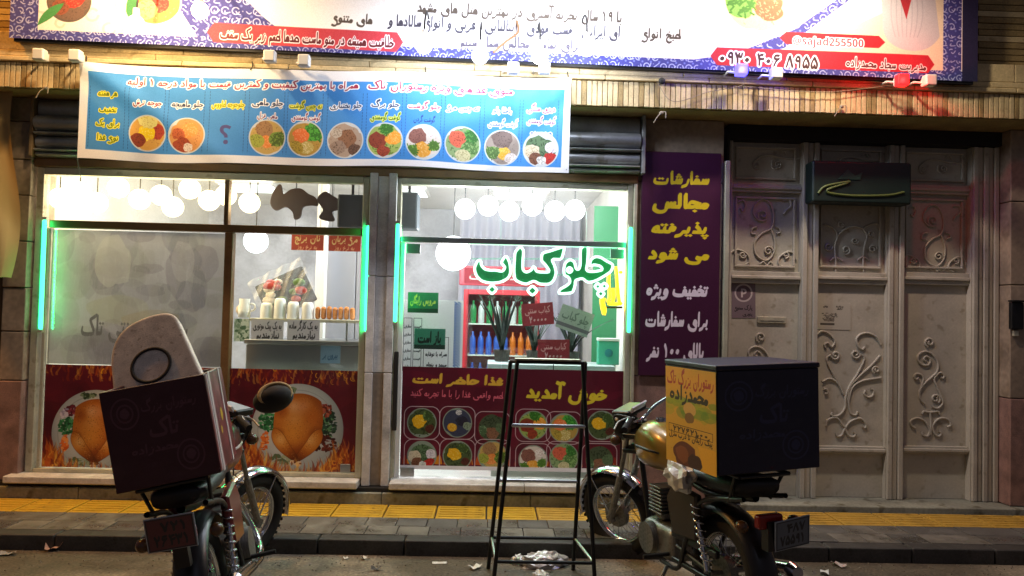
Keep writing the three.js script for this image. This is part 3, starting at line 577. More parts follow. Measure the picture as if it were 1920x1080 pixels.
{ // ---------- the blue menu banner hung in front of the shutter ----------
  const W = 2048, H = 400;
  const mat = print(W, H, (g) => {
    g.fillStyle = '#eef2f4'; g.fillRect(0, 0, W, H);
    g.fillStyle = '#3f8fd8'; g.beginPath(); g.moveTo(36, 37); g.lineTo(2023, 50); g.lineTo(2014, 378); g.lineTo(32, 362); g.closePath(); g.fill();
    const w = (text, x0, y0, x1, y1, s, c, h) => writeLine(g, text, x0, y0, x1, y1, s, c, h && [h, .3], .13);
    w('منوی غذاهای ویژه رستوران تاک', 1194, 72, 1806, 70, 30, '#a82a4c', '#ffffff');
    w('همراه با بهترین کیفیت و کمترین قیمت با مواد درجه ۱ اولیه', 196, 79, 1154, 71, 27, '#a02848', '#ffffff');
    g.strokeStyle = '#23508c'; g.lineWidth = 2; g.setLineDash([9, 4]);
    const rule = (x0, y0, x1, y1) => { g.beginPath(); g.moveTo(x0, y0); g.lineTo(x1, y1); g.stroke(); };
    rule(43, 96, 42, 355);
    rule(190, 95, 189, 355);
    rule(207, 95, 207, 355);
    rule(353, 94, 352, 355);
    rule(368, 96, 367, 357);
    rule(514, 96, 512, 357);
    rule(536, 95, 535, 356);
    rule(682, 95, 680, 356);
    rule(700, 95, 698, 356);
    rule(847, 94, 844, 356);
    rule(860, 94, 858, 356);
    rule(1007, 96, 1004, 358);
    rule(1027, 95, 1024, 357);
    rule(1175, 95, 1171, 357);
    rule(1192, 94, 1189, 357);
    rule(1340, 94, 1337, 357);
    rule(1356, 94, 1352, 357);
    rule(1504, 94, 1500, 357);
    rule(1520, 95, 1516, 358);
    rule(1669, 95, 1664, 359);
    rule(1687, 95, 1682, 358);
    rule(1836, 94, 1831, 358);
    rule(1849, 94, 1844, 358);
    rule(1999, 94, 1993, 358);
    g.setLineDash([]);
    w('جوجه ترش', 225, 162, 340, 162, 22, '#7a1c3c', '#fff');
    dish(g, 285, 281, 76, '#cfd8d8', FOODS.rice);
    w('چلو ماهیچه', 380, 161, 508, 162, 22, '#2a3a5c', '#fff');
    dish(g, 446, 285, 76, '#cfd8d8', FOODS.shank);
    w('چلوجوجه طاووس', 543, 160, 680, 161, 22, '#8a8c10', '#f4f060');
    w('چلو ماهی', 711, 151, 840, 151, 22, '#2a3a5c', '#fff');
    w('ماهی قزل', 735, 204, 819, 206, 20, '#7a4c6c', '#fff');
    dish(g, 778, 288, 76, '#cfd8d8', FOODS.fish);
    w('ته چین گوشت', 867, 157, 1005, 157, 22, '#6a8010', '#f4f060');
    w('گوشت گوسفندی', 877, 206, 997, 207, 22, '#8a3c5c', '#fff');
    dish(g, 937, 288, 76, '#cfd8d8', FOODS.herb);
    w('چلو بختیاری', 1036, 154, 1170, 154, 22, '#3a4a6c', '#fff');
    dish(g, 1105, 292, 76, '#cfd8d8', FOODS.lamb);
    w('چلو برگ', 1210, 148, 1326, 149, 22, '#2a3a5c', '#fff');
    w('گوشت گوسفندی', 1207, 203, 1332, 203, 22, '#4c6c10', '#e8f470');
    dish(g, 1270, 293, 76, '#cfd8d8', FOODS.kebab);
    w('چلو گوشت', 1364, 150, 1499, 151, 22, '#a02c4c', '#fff');
    w('گوشت گردن', 1388, 206, 1478, 208, 20, '#1c3c7c', null);
    dish(g, 1433, 295, 76, '#cfd8d8', FOODS.meat);
    w('ته چین مرغ', 1526, 147, 1665, 148, 22, '#3a5a8c', '#fff');
    dish(g, 1597, 295, 76, '#cfd8d8', FOODS.tah);
    w('باقلا پلو', 1722, 150, 1803, 152, 20, '#4a6a9c', '#fff');
    w('گوشت گوسفندی', 1701, 206, 1827, 206, 22, '#6a7a9c', '#fff');
    dish(g, 1764, 299, 76, '#cfd8d8', FOODS.mixed);
    w('دیزی سنگی', 1864, 139, 1986, 140, 22, '#a03c5c', '#fff');
    w('گوشت گوسفندی', 1865, 191, 1987, 192, 22, '#7a4c6c', '#fff');
    w('همه روزه', 1882, 239, 1973, 240, 20, '#5a6a9c', '#fff');
    dish(g, 1927, 303, 76, '#cfd8d8', FOODS.dizi);
    w('هر هفته', 75, 133, 158, 132, 24, '#6a7a10', '#f8f040');
    w('تخفیف', 82, 200, 157, 200, 24, '#6a7a10', '#f8f040');
    w('برای یک', 71, 258, 172, 257, 24, '#6a7a10', '#f8f040');
    w('نوع غذا', 78, 319, 170, 318, 24, '#6a7a10', '#f8f040');
    g.fillStyle = '#4a4a86'; g.font = 'bold 112px sans-serif'; g.save(); g.translate(630, 320); g.scale(-1, 1); g.fillText('?', 0, 0); g.restore();
  }, .7);
  const o = thing('menu_banner', 'blue printed menu banner of eleven dishes hung over the shutter', 'banner', [-3.09, 2.67, .4]);
  const w = 3.66, h = .714, g = new THREE.PlaneGeometry(w, h, 90, 24).translate(w / 2, h / 2, 0), p = g.attributes.position;
  for (let i = 0; i < p.count; i++) {      // soft folds run in from the tied corners, the free edge sags between the ties
    const x = p.getX(i), y = p.getY(i), a = x, b = h - y, c = w - x;
    const f1 = Math.exp(-((a * .62 - b) ** 2) / .006) * Math.exp(-a * .9), f2 = Math.exp(-((c * 1.1 - b) ** 2) / .008) * Math.exp(-c * 1.1), f3 = Math.exp(-((c * .45 - b) ** 2) / .01) * Math.exp(-c * .6);
    p.setZ(i, .022 * f1 + .02 * f2 + .018 * f3 + .006 * Math.sin(x * 3.1 + y * 2) + .004 * Math.sin(x * 7.7 - y * 5));
    p.setY(i, y - .012 * Math.sin(x / w * Math.PI * 3) ** 2 * (1 - .3 * y / h) - .008 * Math.sin(x * 2));
  }
  g.computeVertexNormals();
  part('printed_sheet', g, mat, o);
  const ties = [];
  for (const [x, y] of [[.02, .7], [1.25, .7], [2.55, .7], [3.63, .7]]) ties.push(tube([[x, y, 0], [x + .01, y + .03, -.015], [x + .005, y + .07, -.02]], .004));
  part('tie', ties, S.dark, o);
  part('tie', [tube([[.02, .02, 0], [-.05, .0, -.1], [-.1, -.1, -.25]], .003), tube([[3.64, .02, 0], [3.72, .02, -.12]], .003)], S.dark, o);
}

// ---------- window posters: a roast fowl on a plate over flames ----------
function roast(g, W, H, cx, cy, R) {
  g.fillStyle = '#5f1622'; g.fillRect(0, 0, W, H);
  for (let i = 0; i < 40; i++) blob(g, rr(0, W), rr(0, H), rr(40, 140), rr(30, 110), ['rgba(120,26,40,.18)', 'rgba(60,8,20,.2)'][i % 2]);
  // wisps of fire: thin curling tongues laid over one another
  const wisp = (x, y, s, lean) => { const c = ['rgba(150,48,20,.5)', 'rgba(196,90,26,.5)', 'rgba(224,140,40,.45)', 'rgba(240,190,70,.4)', 'rgba(110,30,16,.5)'][Math.floor(rnd() * 5)]; g.fillStyle = c; g.beginPath(); g.moveTo(x, y); g.bezierCurveTo(x - s * .4, y - s * .5, x + s * (.3 + lean), y - s * .8, x + s * lean, y - s * rr(1.1, 1.9)); g.bezierCurveTo(x + s * (.5 + lean), y - s * .9, x - s * .05, y - s * .5, x + s * .28, y); g.closePath(); g.fill(); };
  for (let i = 0; i < 160; i++) wisp(rr(0, W), rr(10, H * .17), rr(14, 60), rr(-.6, .6));
  for (let i = 0; i < 14; i++) { g.strokeStyle = '#e8a018'; g.lineWidth = rr(2, 6); g.beginPath(); g.arc(rr(0, W), rr(0, H * .12), rr(8, 26), rr(0, 3), rr(3, 6)); g.stroke(); }
  for (let i = 0; i < 520; i++) wisp(rr(-20, W), H + 10 - rnd() * rnd() * H * .26, rr(20, 90), rr(-.5, .5));
  const P = (x, y) => [cx + x * R, cy + y * R];
  const grad = (x, y, r, stops) => { const q = g.createRadialGradient(...P(x, y), 0, ...P(x, y), r * R); stops.forEach((c, i) => q.addColorStop(i / (stops.length - 1), c)); return q; };
  g.fillStyle = grad(-.1, -.15, 1.1, ['#d2d4d0', '#c6cac6', '#b4b8b6', '#8f9694']); g.beginPath(); g.ellipse(cx, cy, R, R, 0, 0, 7); g.fill();
  g.strokeStyle = '#9aa09e'; g.lineWidth = R * .02; g.beginPath(); g.ellipse(cx, cy, R * .86, R * .86, 0, 0, 7); g.stroke();
  const leaves = (x, y, rx, ry, cols, n) => { for (let i = 0; i < n; i++) { const a = rr(0, 6.28), d = Math.sqrt(rnd()); blob(g, cx + (x + Math.cos(a) * d * rx) * R, cy + (y + Math.sin(a) * d * ry) * R, R * rr(.02, .06), R * rr(.015, .05), cols[i % cols.length], 7, .4); } };
  leaves(-.64, -.16, .2, .2, ['#2f7c4c', '#1f5c34', '#4a9a5c', '#174a2a'], 70); leaves(-.58, -.52, .14, .12, ['#7a2432', '#5c1a28', '#a04850'], 26); leaves(-.73, -.46, .08, .12, ['#d6ccd8', '#a89cb4'], 12); leaves(-.7, .26, .07, .2, ['#e0702c', '#c8581c', '#f09a50'], 26);
  leaves(.68, -.12, .16, .28, ['#2c4c38', '#1c3426', '#5c8a5c', '#16281e'], 80); leaves(.62, -.44, .1, .16, ['#8c3428', '#5c2018', '#b05a40'], 30); leaves(.6, .3, .24, .18, ['#4c1a14', '#6c2a1e', '#34120e'], 50); leaves(-.3, .66, .3, .1, ['#7c8a6c', '#566848', '#a0a888'], 40); leaves(-.2, -.86, .16, .06, ['#4c5c44', '#34442c', '#788a68'], 24);
  // the bird: body, shoulders, legs crossed at the foot
  g.fillStyle = grad(-.08, -.22, .95, ['#d4924a', '#c67a2e', '#b5641f', '#8a4216', '#5a260c']); g.beginPath(); g.moveTo(...P(-.46, -.6)); g.bezierCurveTo(...P(-.2, -.85), ...P(.25, -.85), ...P(.5, -.62)); g.bezierCurveTo(...P(.62, -.2), ...P(.5, .2), ...P(.46, .32)); g.bezierCurveTo(...P(.3, .6), ...P(-.2, .62), ...P(-.4, .34)); g.bezierCurveTo(...P(-.58, .1), ...P(-.52, -.3), ...P(-.46, -.6)); g.fill();
  g.save(); g.clip();
  for (const [x, y, r, c] of [[-.1, .1, .34, '#d88f36'], [.1, -.5, .26, '#cc8650'], [-.1, -.5, .2, '#dca470'], [.3, -.3, .24, '#b8621e'], [-.36, -.4, .2, '#9c4c18'], [.42, .1, .2, '#7c3a12'], [-.42, .1, .16, '#8c4414']]) { const q = g.createRadialGradient(...P(x, y), 0, ...P(x, y), r * R); q.addColorStop(0, c); q.addColorStop(1, c + '00'); g.fillStyle = q; g.fillRect(cx - R, cy - R, 2 * R, 2 * R); }
  for (let i = 0; i < 900; i++) { g.fillStyle = ['rgba(90,40,10,.35)', 'rgba(232,180,110,.35)', 'rgba(150,78,28,.4)', 'rgba(60,26,8,.3)'][i % 4]; g.beginPath(); g.arc(cx + rr(-.6, .6) * R, cy + rr(-.85, .6) * R, rr(.6, 3.2), 0, 7); g.fill(); }
  g.restore();
  g.lineCap = 'round';
  for (const s of [1, -1]) {      // thighs tapering to crossed ends
    g.fillStyle = grad(s * .32 - .04, .22, .5, ['#e0aa62', '#cf8a3c', '#b4661f', '#8c4615', '#642c0c']); g.beginPath(); g.moveTo(...P(s * .52, -.02)); g.bezierCurveTo(...P(s * .64, .2), ...P(s * .46, .44), ...P(s * .2, .6)); g.bezierCurveTo(...P(s * .1, .68), ...P(s * -.04, .74), ...P(s * -.08, .68)); g.bezierCurveTo(...P(s * -.02, .56), ...P(s * .1, .42), ...P(s * .22, .24)); g.bezierCurveTo(...P(s * .3, .08), ...P(s * .42, -.04), ...P(s * .52, -.02)); g.fill();
    g.strokeStyle = 'rgba(84,36,10,.5)'; g.lineWidth = R * .012; g.stroke();
    for (let i = 0; i < 160; i++) { const t = rnd(), x = s * (.46 - .4 * t), y = .06 + .55 * t; g.fillStyle = ['rgba(90,40,10,.4)', 'rgba(236,190,120,.4)', 'rgba(150,78,28,.4)'][i % 3]; g.beginPath(); g.arc(...P(x + rr(-.07, .07), y + rr(-.07, .07)), rr(.6, 3), 0, 7); g.fill(); }
  }
  leaves(-.01, .72, .1, .05, ['#8c5a34', '#d8b890', '#6c3c1c'], 14);
  for (let i = 0; i < 300; i++) { const a = rr(.35, 2.8); wisp(cx + Math.cos(a) * R * rr(.92, 1.2), cy + Math.sin(a) * R * rr(.9, 1.2) + 20, rr(.06, .26) * R, rr(-.5, .5)); }
  for (let i = 0; i < 8; i++) { g.strokeStyle = '#e0902c'; g.lineWidth = rr(3, 8); g.beginPath(); g.arc(cx + rr(.5, .9) * R, cy + rr(.7, 1.05) * R, rr(10, 34), rr(0, 3), rr(3, 6)); g.stroke(); }
}
function sheet(name, label, category, w, h, [x, y, z], mat, thick = .002) {      // a print with a real edge
  const g = new THREE.BoxGeometry(w, h, thick), back = mat.transmission > 0 ? S.paper : S.white;
  const m = lit(new THREE.Mesh(g.translate(w / 2, h / 2, 0), [back, back, back, back, mat, back])); m.name = numbered(name); m.position.set(x, y, z); scene.add(m);
  return tag(m, label, category);
}
sheet('window_poster', 'roast chicken and flames poster on the window left of the pillar', 'poster', 1.005, .8, [-2.04, .305, .006], print(904, 720, (g, w, h) => roast(g, w, h, ...[488, 425], 325), .3));
sheet('window_poster', 'darker roast chicken poster behind the delivery box with foam lid', 'poster', 1.36, .8, [-3.475, .305, .006], print(952, 560, (g, w, h) => roast(g, w, h, ...[283, 371], 236), .3));

{ // ---------- maroon food sheet along the foot of the door ----------
  const W = 1270, H = 580;
  const mat = print(W, H, (g) => {
    g.fillStyle = '#5a1426'; g.fillRect(0, 0, W, H);
    for (let i = 0; i < 30; i++) blob(g, rr(0, W), rr(0, H), rr(60, 180), rr(40, 120), i % 2 ? 'rgba(130,20,50,.25)' : 'rgba(70,8,28,.3)');
    for (let i = 0; i < 46; i++) { g.fillStyle = ['#c2541a', '#d8861c', '#8c2c14'][i % 3]; const x = rr(0, W), s = rr(14, 40); g.beginPath(); g.moveTo(x - s / 2, H - 30); g.quadraticCurveTo(x - s * .3, H - 40 - s, x, H - 30 - s * 1.6); g.quadraticCurveTo(x + s * .3, H - 40 - s, x + s / 2, H - 30); g.fill(); }
    const w = (...a) => writeLine(g, ...a);
    w('غذا حاضر است', 58, 85, 575, 92, 46, '#e0b23c', null, .2);
    w('طعم واقعی غذا را با ما تجربه کنید', 49, 162, 577, 169, 34, '#d86474', null, .13);
    w('خوش آمدید', 708, 155, 1169, 163, 66, '#dfc832', null, .19);
    { const c = [118, 318]; g.strokeStyle = '#c8b4b8'; g.lineWidth = 4; g.beginPath(); g.roundRect(c[0] - 100, c[1] - 92, 200, 184, 46); g.stroke(); dish(g, c[0], c[1], 84, '#8a9a8a', FOODS.grill); }
    { const c = [319, 314]; g.strokeStyle = '#c8b4b8'; g.lineWidth = 4; g.beginPath(); g.roundRect(c[0] - 100, c[1] - 92, 200, 184, 46); g.stroke(); dish(g, c[0], c[1], 84, '#8a9a8a', FOODS.blue); }
    { const c = [519, 339]; g.strokeStyle = '#c8b4b8'; g.lineWidth = 4; g.beginPath(); g.roundRect(c[0] - 100, c[1] - 92, 200, 184, 46); g.stroke(); dish(g, c[0], c[1], 84, '#6a1226', FOODS.stew); }
    { const c = [751, 320]; g.strokeStyle = '#c8b4b8'; g.lineWidth = 4; g.beginPath(); g.roundRect(c[0] - 100, c[1] - 92, 200, 184, 46); g.stroke(); dish(g, c[0], c[1], 84, '#8a9a8a', FOODS.kebab); }
    { const c = [927, 331]; g.strokeStyle = '#c8b4b8'; g.lineWidth = 4; g.beginPath(); g.roundRect(c[0] - 100, c[1] - 92, 200, 184, 46); g.stroke(); dish(g, c[0], c[1], 84, '#8a9a8a', FOODS.herb); }
    { const c = [1145, 312]; g.strokeStyle = '#c8b4b8'; g.lineWidth = 4; g.beginPath(); g.roundRect(c[0] - 100, c[1] - 92, 200, 184, 46); g.stroke(); dish(g, c[0], c[1], 84, '#8a9a8a', FOODS.grill); }
    { const c = [123, 503]; g.strokeStyle = '#c8b4b8'; g.lineWidth = 4; g.beginPath(); g.roundRect(c[0] - 100, c[1] - 92, 200, 184, 46); g.stroke(); dish(g, c[0], c[1], 84, '#8a9a8a', FOODS.dizi); }
    { const c = [324, 499]; g.strokeStyle = '#c8b4b8'; g.lineWidth = 4; g.beginPath(); g.roundRect(c[0] - 100, c[1] - 92, 200, 184, 46); g.stroke(); dish(g, c[0], c[1], 84, '#8a9a8a', FOODS.grill); }
    { const c = [523, 496]; g.strokeStyle = '#c8b4b8'; g.lineWidth = 4; g.beginPath(); g.roundRect(c[0] - 100, c[1] - 92, 200, 184, 46); g.stroke(); dish(g, c[0], c[1], 84, '#8a9a8a', FOODS.fish); }
    { const c = [755, 515]; g.strokeStyle = '#c8b4b8'; g.lineWidth = 4; g.beginPath(); g.roundRect(c[0] - 100, c[1] - 92, 200, 184, 46); g.stroke(); dish(g, c[0], c[1], 84, '#8a9a8a', FOODS.meat); }
    { const c = [931, 500]; g.strokeStyle = '#c8b4b8'; g.lineWidth = 4; g.beginPath(); g.roundRect(c[0] - 100, c[1] - 92, 200, 184, 46); g.stroke(); dish(g, c[0], c[1], 84, '#8a9a8a', FOODS.tah); }
    { const c = [1134, 508]; g.strokeStyle = '#c8b4b8'; g.lineWidth = 4; g.beginPath(); g.roundRect(c[0] - 100, c[1] - 92, 200, 184, 46); g.stroke(); dish(g, c[0], c[1], 84, '#6a1226', FOODS.stew); }
    g.fillStyle = '#e6e2e2'; g.fillRect(0, H - 22, W, 22);
  }, .35);
  sheet('door_poster', 'maroon poster of round dishes with yellow lettering across the foot of the glass door', 'poster', 1.775, .81, [-.682, .34, .0095], mat);
}
{ // ---------- maroon board beside the door ----------
  const W = 370, H = 1024;
  const mat = print(W, H, (g) => {
    g.fillStyle = '#3d1030'; g.fillRect(0, 0, W, H);
    const w = (t, x0, y0, x1, y1, s, c) => writeLine(g, t, x0, y0, x1, y1, s, c, null, .2);
    w('سفارشات', 52, 140, 318, 137, 48, '#c8b41e');
    w('مجالس', 49, 251, 320, 248, 56, '#d0b81e');
    w('پذیرفته', 47, 366, 317, 364, 52, '#d4bc1e');
    w('می شود', 34, 487, 324, 484, 52, '#dcc420');
    w('تخفیف ویژه', 28, 654, 321, 652, 54, '#e4d8e4');
    w('برای سفارشات', 26, 793, 324, 791, 54, '#e4d8e4');
    w('بالای ۱۰۰ نفر', 38, 935, 307, 934, 54, '#e4d8e4');
  }, .4);
  const o = thing('maroon_sign_board', 'tall maroon board with yellow and white lettering on the pier beside the gate', 'sign', [1.19, 1.12, .04]);
  const g = new RoundedBoxGeometry(.645, 1.8, .02, 2, .01).translate(.3225, .9, .012);
  part('board', g, plain(0x3a1028, .45), o);
  const f = new THREE.PlaneGeometry(.63, 1.785).translate(.3225, .9, .0235); part('lettering', f, mat, o);
}
// ---------- cream metal gate with scrolls ----------
{
  const gate = thing('metal_gate', 'cream metal double gate with raised scrollwork under the cornice', 'gate', [0, 0, 0]);
  const z = -.15;
  // posts: bundles of ribs
  const post = (x0, x1, z1) => {
    const w = x1 - x0, n = Math.max(2, Math.round(w / .042)), g = [box(x0, x1, .137, 3.07, z - .06, z + z1 - .03)];
    for (let i = 0; i < n; i++) g.push(box(x0 + w * i / n + .003, x0 + w * (i + 1) / n - .003, .1375, 3.069, z + z1 - .0295, z + z1 - (i % 2) * .014, .006));
    part('post', g, S.gate, gate);
  };
  post(1.934, 1.986, .05); post(2.566, 2.706, .05); post(3.292, 3.428, .05); post(3.992, 4.212, .07);
  const cells = [[1.987, 2.565], [2.707, 3.291], [3.429, 3.991]], R = [[.138, .5], [.56, 1.9], [2.0, 2.66], [2.735, 3.069]], shift = [-.012, 0, .014];
  cells.forEach(([a, b], c) => {
    for (const [y0, y1] of [[.5, .56], [1.9, 2.0], [2.66, 2.735]]) {
      part('rail', [box(a, b, y0 + shift[c], y1 + shift[c], z - .05, z + .012, .004), box(a, b, (y0 + y1) / 2 - .014 + shift[c], (y0 + y1) / 2 + .014 + shift[c], z + .0125, z + .03, .007)], S.gate, gate);
    }
    R.forEach(([y0, y1], r) => {
      const s0 = r ? shift[c] : 0, s1 = r < 3 ? shift[c] : 0;
      part('panel', box(a, b, y0 + s0 + .0005, y1 + s1 - .0005, z - .045, z - .03 + (r === 1 ? .004 : 0)), S.gate, gate);
      if (r === 2 || r === 3) {       // bead frame round the small panels
        const q = .035, Y0 = y0 + s0, Y1 = y1 + s1, zz = z - .0295;
        part('panel_bead', [box(a + q, b - q, Y0 + q, Y0 + q + .018, zz, z - .008, .005), box(a + q, b - q, Y1 - q - .018, Y1 - q, zz, z - .008, .005), box(a + q, a + q + .018, Y0 + q + .0185, Y1 - q - .0185, zz, z - .008, .005), box(b - q - .018, b - q, Y0 + q + .0185, Y1 - q - .0185, zz, z - .008, .005)], S.gate, gate);
      }
    });
  });
  // scrolls: bent bar, each its own piece
  const C = Math.cos(.024), N = Math.sin(.024);
  const from = (ox, oy, k, zz) => (pts) => { const o = []; for (let i = 0; i < pts.length; i += 2) o.push([ox + k * (pts[i] * C + pts[i + 1] * N), oy + k * (pts[i] * N - pts[i + 1] * C), zz]); return o; };
  const low = from(1.857, 1.753, .001642, z - .02), up = from(1.833, 3.265, .001971, z - .022);
  const scroll = (map, pts, r = .0095) => part('scroll', tube(map(pts), r, pts.length * 4, 7), S.gate, gate);
  const spiral = (cx, cy, r, turn = 1, a0 = 0) => { const o = []; for (let i = 0; i <= 14; i++) { const t = a0 + turn * i * .62, q = r * (1 - i / 14 * .8); o.push(cx + Math.cos(t) * q, cy + Math.sin(t) * q); } return o; };
  const shifted = (p, dx, dy) => p.map((v, i) => v + (i % 2 ? dy : dx));
  const tallSet = [spiral(1105, 222, 26, 1, 2), [1085, 318, 1072, 308, 1085, 292, 1106, 308, 1098, 334, 1066, 336, 1042, 310, 1050, 280, 1085, 268, 1120, 285, 1145, 325, 1140, 370, 1110, 400, 1075, 430, 1050, 465, 1050, 505, 1072, 532],
    [1045, 402, 1033, 410, 1022, 398, 1030, 382, 1055, 385, 1068, 405, 1060, 440, 1046, 475], [1155, 396, 1168, 405, 1176, 390, 1160, 375, 1140, 385, 1125, 410, 1140, 450, 1158, 490, 1166, 530, 1140, 556, 1110, 548],
    spiral(1130, 508, 25, -1, 1), [1060, 585, 1068, 572, 1100, 576, 1140, 572, 1150, 585], [1100, 576, 1104, 630, 1098, 690],
    [1022, 655, 1005, 645, 1000, 620, 1030, 605, 1065, 615, 1086, 640, 1097, 672, 1085, 696, 1062, 690, 1060, 672], [1190, 652, 1206, 640, 1195, 615, 1160, 605, 1130, 620, 1110, 650, 1100, 690], [1112, 640, 1120, 680, 1142, 698, 1156, 682, 1142, 672]];
  for (const p of tallSet) { scroll(low, p); scroll(low, shifted(p, -868, -26)); }
  for (const p of [[770, 245, 755, 257, 735, 238, 728, 205, 750, 180, 790, 175, 830, 195, 852, 232], [568, 248, 562, 232, 582, 224, 600, 244, 616, 215, 590, 180, 550, 165, 512, 192],
    [600, 576, 592, 588, 612, 594, 640, 584, 664, 550, 668, 500, 690, 440, 730, 380, 765, 310, 760, 285], spiral(722, 280, 24, 1, 0), spiral(618, 285, 24, -1, 3), [594, 285, 574, 300, 580, 330, 612, 392, 640, 440],
    [684, 540, 680, 500, 692, 446, 740, 392, 800, 340, 848, 288], [682, 520, 702, 452, 750, 418, 820, 405, 850, 400], [770, 462, 764, 482, 782, 498, 806, 490, 812, 466, 796, 454], spiral(826, 360, 20, 1, 2),
    [560, 480, 575, 478, 572, 460, 556, 456], [548, 420, 590, 405, 630, 430, 656, 482], [682, 540, 694, 580, 718, 588, 730, 570], [566, 642, 576, 612, 620, 602, 652, 640, 666, 652],
    [614, 676, 622, 694, 644, 690, 662, 656, 690, 622, 740, 605, 770, 634, 764, 654, 750, 644], [664, 656, 680, 690, 704, 698, 716, 684, 704, 672]]) scroll(low, p);
  const smallSet = [spiral(205, 412, 26, 1, 1), [206, 440, 180, 430, 164, 400, 176, 365, 210, 345, 240, 370, 252, 420, 240, 470, 200, 492, 170, 530, 175, 580, 214, 606, 246, 582, 256, 530, 240, 470], spiral(228, 565, 20, -1, 0),
    [62, 602, 70, 572, 100, 560, 138, 580, 146, 610, 130, 622], spiral(118, 582, 15), [346, 602, 336, 576, 310, 568, 276, 590, 270, 618, 288, 630], spiral(302, 582, 15, -1, 2), [190, 622, 206, 612, 220, 626, 236, 612, 248, 624], [180, 464, 160, 470, 156, 490, 174, 494], [258, 462, 276, 470, 278, 486, 262, 490],
    [100, 360, 120, 350, 132, 370, 120, 396, 110, 384], [292, 352, 318, 348, 328, 372, 306, 392, 294, 410]];
  for (const p of smallSet) { scroll(up, p, .008); scroll(up, shifted(p, 732, 22), .008); }
  for (const p of [[514, 652, 516, 600, 512, 545, 524, 500, 506, 466, 470, 452, 460, 472], [634, 652, 634, 600, 640, 545, 652, 500, 640, 466, 690, 446, 704, 466], spiral(486, 546, 18), spiral(560, 560, 20, -1, 2), spiral(676, 556, 18, -1), spiral(600, 520, 16), [490, 606, 516, 592, 544, 606], [608, 604, 634, 590, 662, 604], [524, 500, 560, 470, 600, 460, 640, 470], spiral(540, 450, 15), spiral(668, 492, 15, -1, 1)]) scroll(up, p, .008);
  for (const dx of [0, 350, 715]) for (const p of [spiral(182, 200, 17, 1, 1), spiral(272, 196, 17, -1, 2), [165, 190, 200, 165, 240, 158, 290, 168, 330, 172, 372, 170], [250, 180, 246, 205, 262, 216], [282, 150, 300, 140, 312, 158]]) scroll(up, shifted(p, dx, dx * .02), .008);
  part('letter_slot', [box(-.12, .12, -.028, .028, -.004, .012, .006), box(-.1, .1, -.006, .006, .0125, .016)], S.alu, gate, [2.341, 1.588, z - .022]);

  // things fixed on or over the gate
  const paper = sheet('no_parking_notice', 'grey notice with a P in a ring on the left gate panel', 'notice', .2, .3, [2.109 - .1, 1.596, z - .0235], print(200, 300, (g) => {
    g.fillStyle = '#7c6c74'; g.fillRect(0, 0, 200, 300); g.fillStyle = '#c8bcbc'; g.beginPath(); g.arc(100, 90, 76, 0, 7); g.fill(); g.fillStyle = '#6c5860'; g.beginPath(); g.arc(100, 90, 62, 0, 7); g.fill();
    g.fillStyle = '#d0c4c4'; g.font = 'bold 100px sans-serif'; g.fillText('P', 70, 128);
    fa(g, 'پارک ممنوع', 24, 176, 226, 30, '#2c2228', null, .16); fa(g, 'پنچری', 90, 176, 276, 24, '#2c2228');
  }, .6));
  paper.rotation.z = .02;
  const st = print(256, 200, (g) => {
    g.fillStyle = '#b4ae9e'; g.fillRect(0, 0, 256, 200);
    const bits = (x, y, w, h, n) => { for (let i = 0; i < n; i++) { g.fillStyle = ['#4c4840', '#6c665a', '#8a8474'][i % 3]; g.fillRect(x + rr(0, w - 8), y + rr(0, h - 6), rr(4, 16), rr(3, 8)); } };
    bits(40, 10, 40, 24, 16); bits(140, 14, 60, 34, 34); bits(30, 70, 120, 36, 50); bits(30, 104, 100, 34, 60); g.fillStyle = '#544e44'; g.fillRect(20, 150, 110, 16);
  }, .7);
  sheet('stencilled_advert', 'faded stencilled advert patch on the middle gate panel', 'notice', .28, .215, [2.731, 1.52, z - .0235], st);
  const b = thing('gate_sign_box', 'dark green sign box with a yellow-green swoosh above the middle of the gate', 'sign', [2.974, 2.714, 0]);
  part('case', new RoundedBoxGeometry(.81, .34, .16, 2, .02), plain(0x10241f, .5), b, [0, 0, 0]);
  part('swoosh', tube([[-.36, -.1, .083], [-.3, -.04, .083], [-.1, -.0, .083], [-.3, -.08, .083], [-.1, -.11, .083], [.2, -.1, .083], [.34, -.07, .083]], .011, 40, 6), plain(0x4c5c2c, .5), b);
  part('emblem', slab([[-.2, .02], [-.12, .1], [-.06, .05], [0, .08], [-.02, .02]], .006, .0805), plain(0x1c3a30, .5), b);
  part('bracket', [box(-.3, -.26, -.02, .02, -.14, -.08), box(.26, .3, -.02, .02, -.14, -.08)], S.blackSteel, b);
  const ic = thing('door_intercom', 'small dark intercom box on the stone wall right of the gate', 'intercom', [4.245, 1.67, .05]);
  part('case', box(-.05, .05, -.11, .11, .003, .045, .008), S.blackSteel, ic);
  part('button', box(-.02, .02, -.165, -.12, .003, .03, .004), S.alu, ic);
  part('visor', box(-.055, .055, .111, .125, .003, .07, .004), S.blackSteel, ic);
}
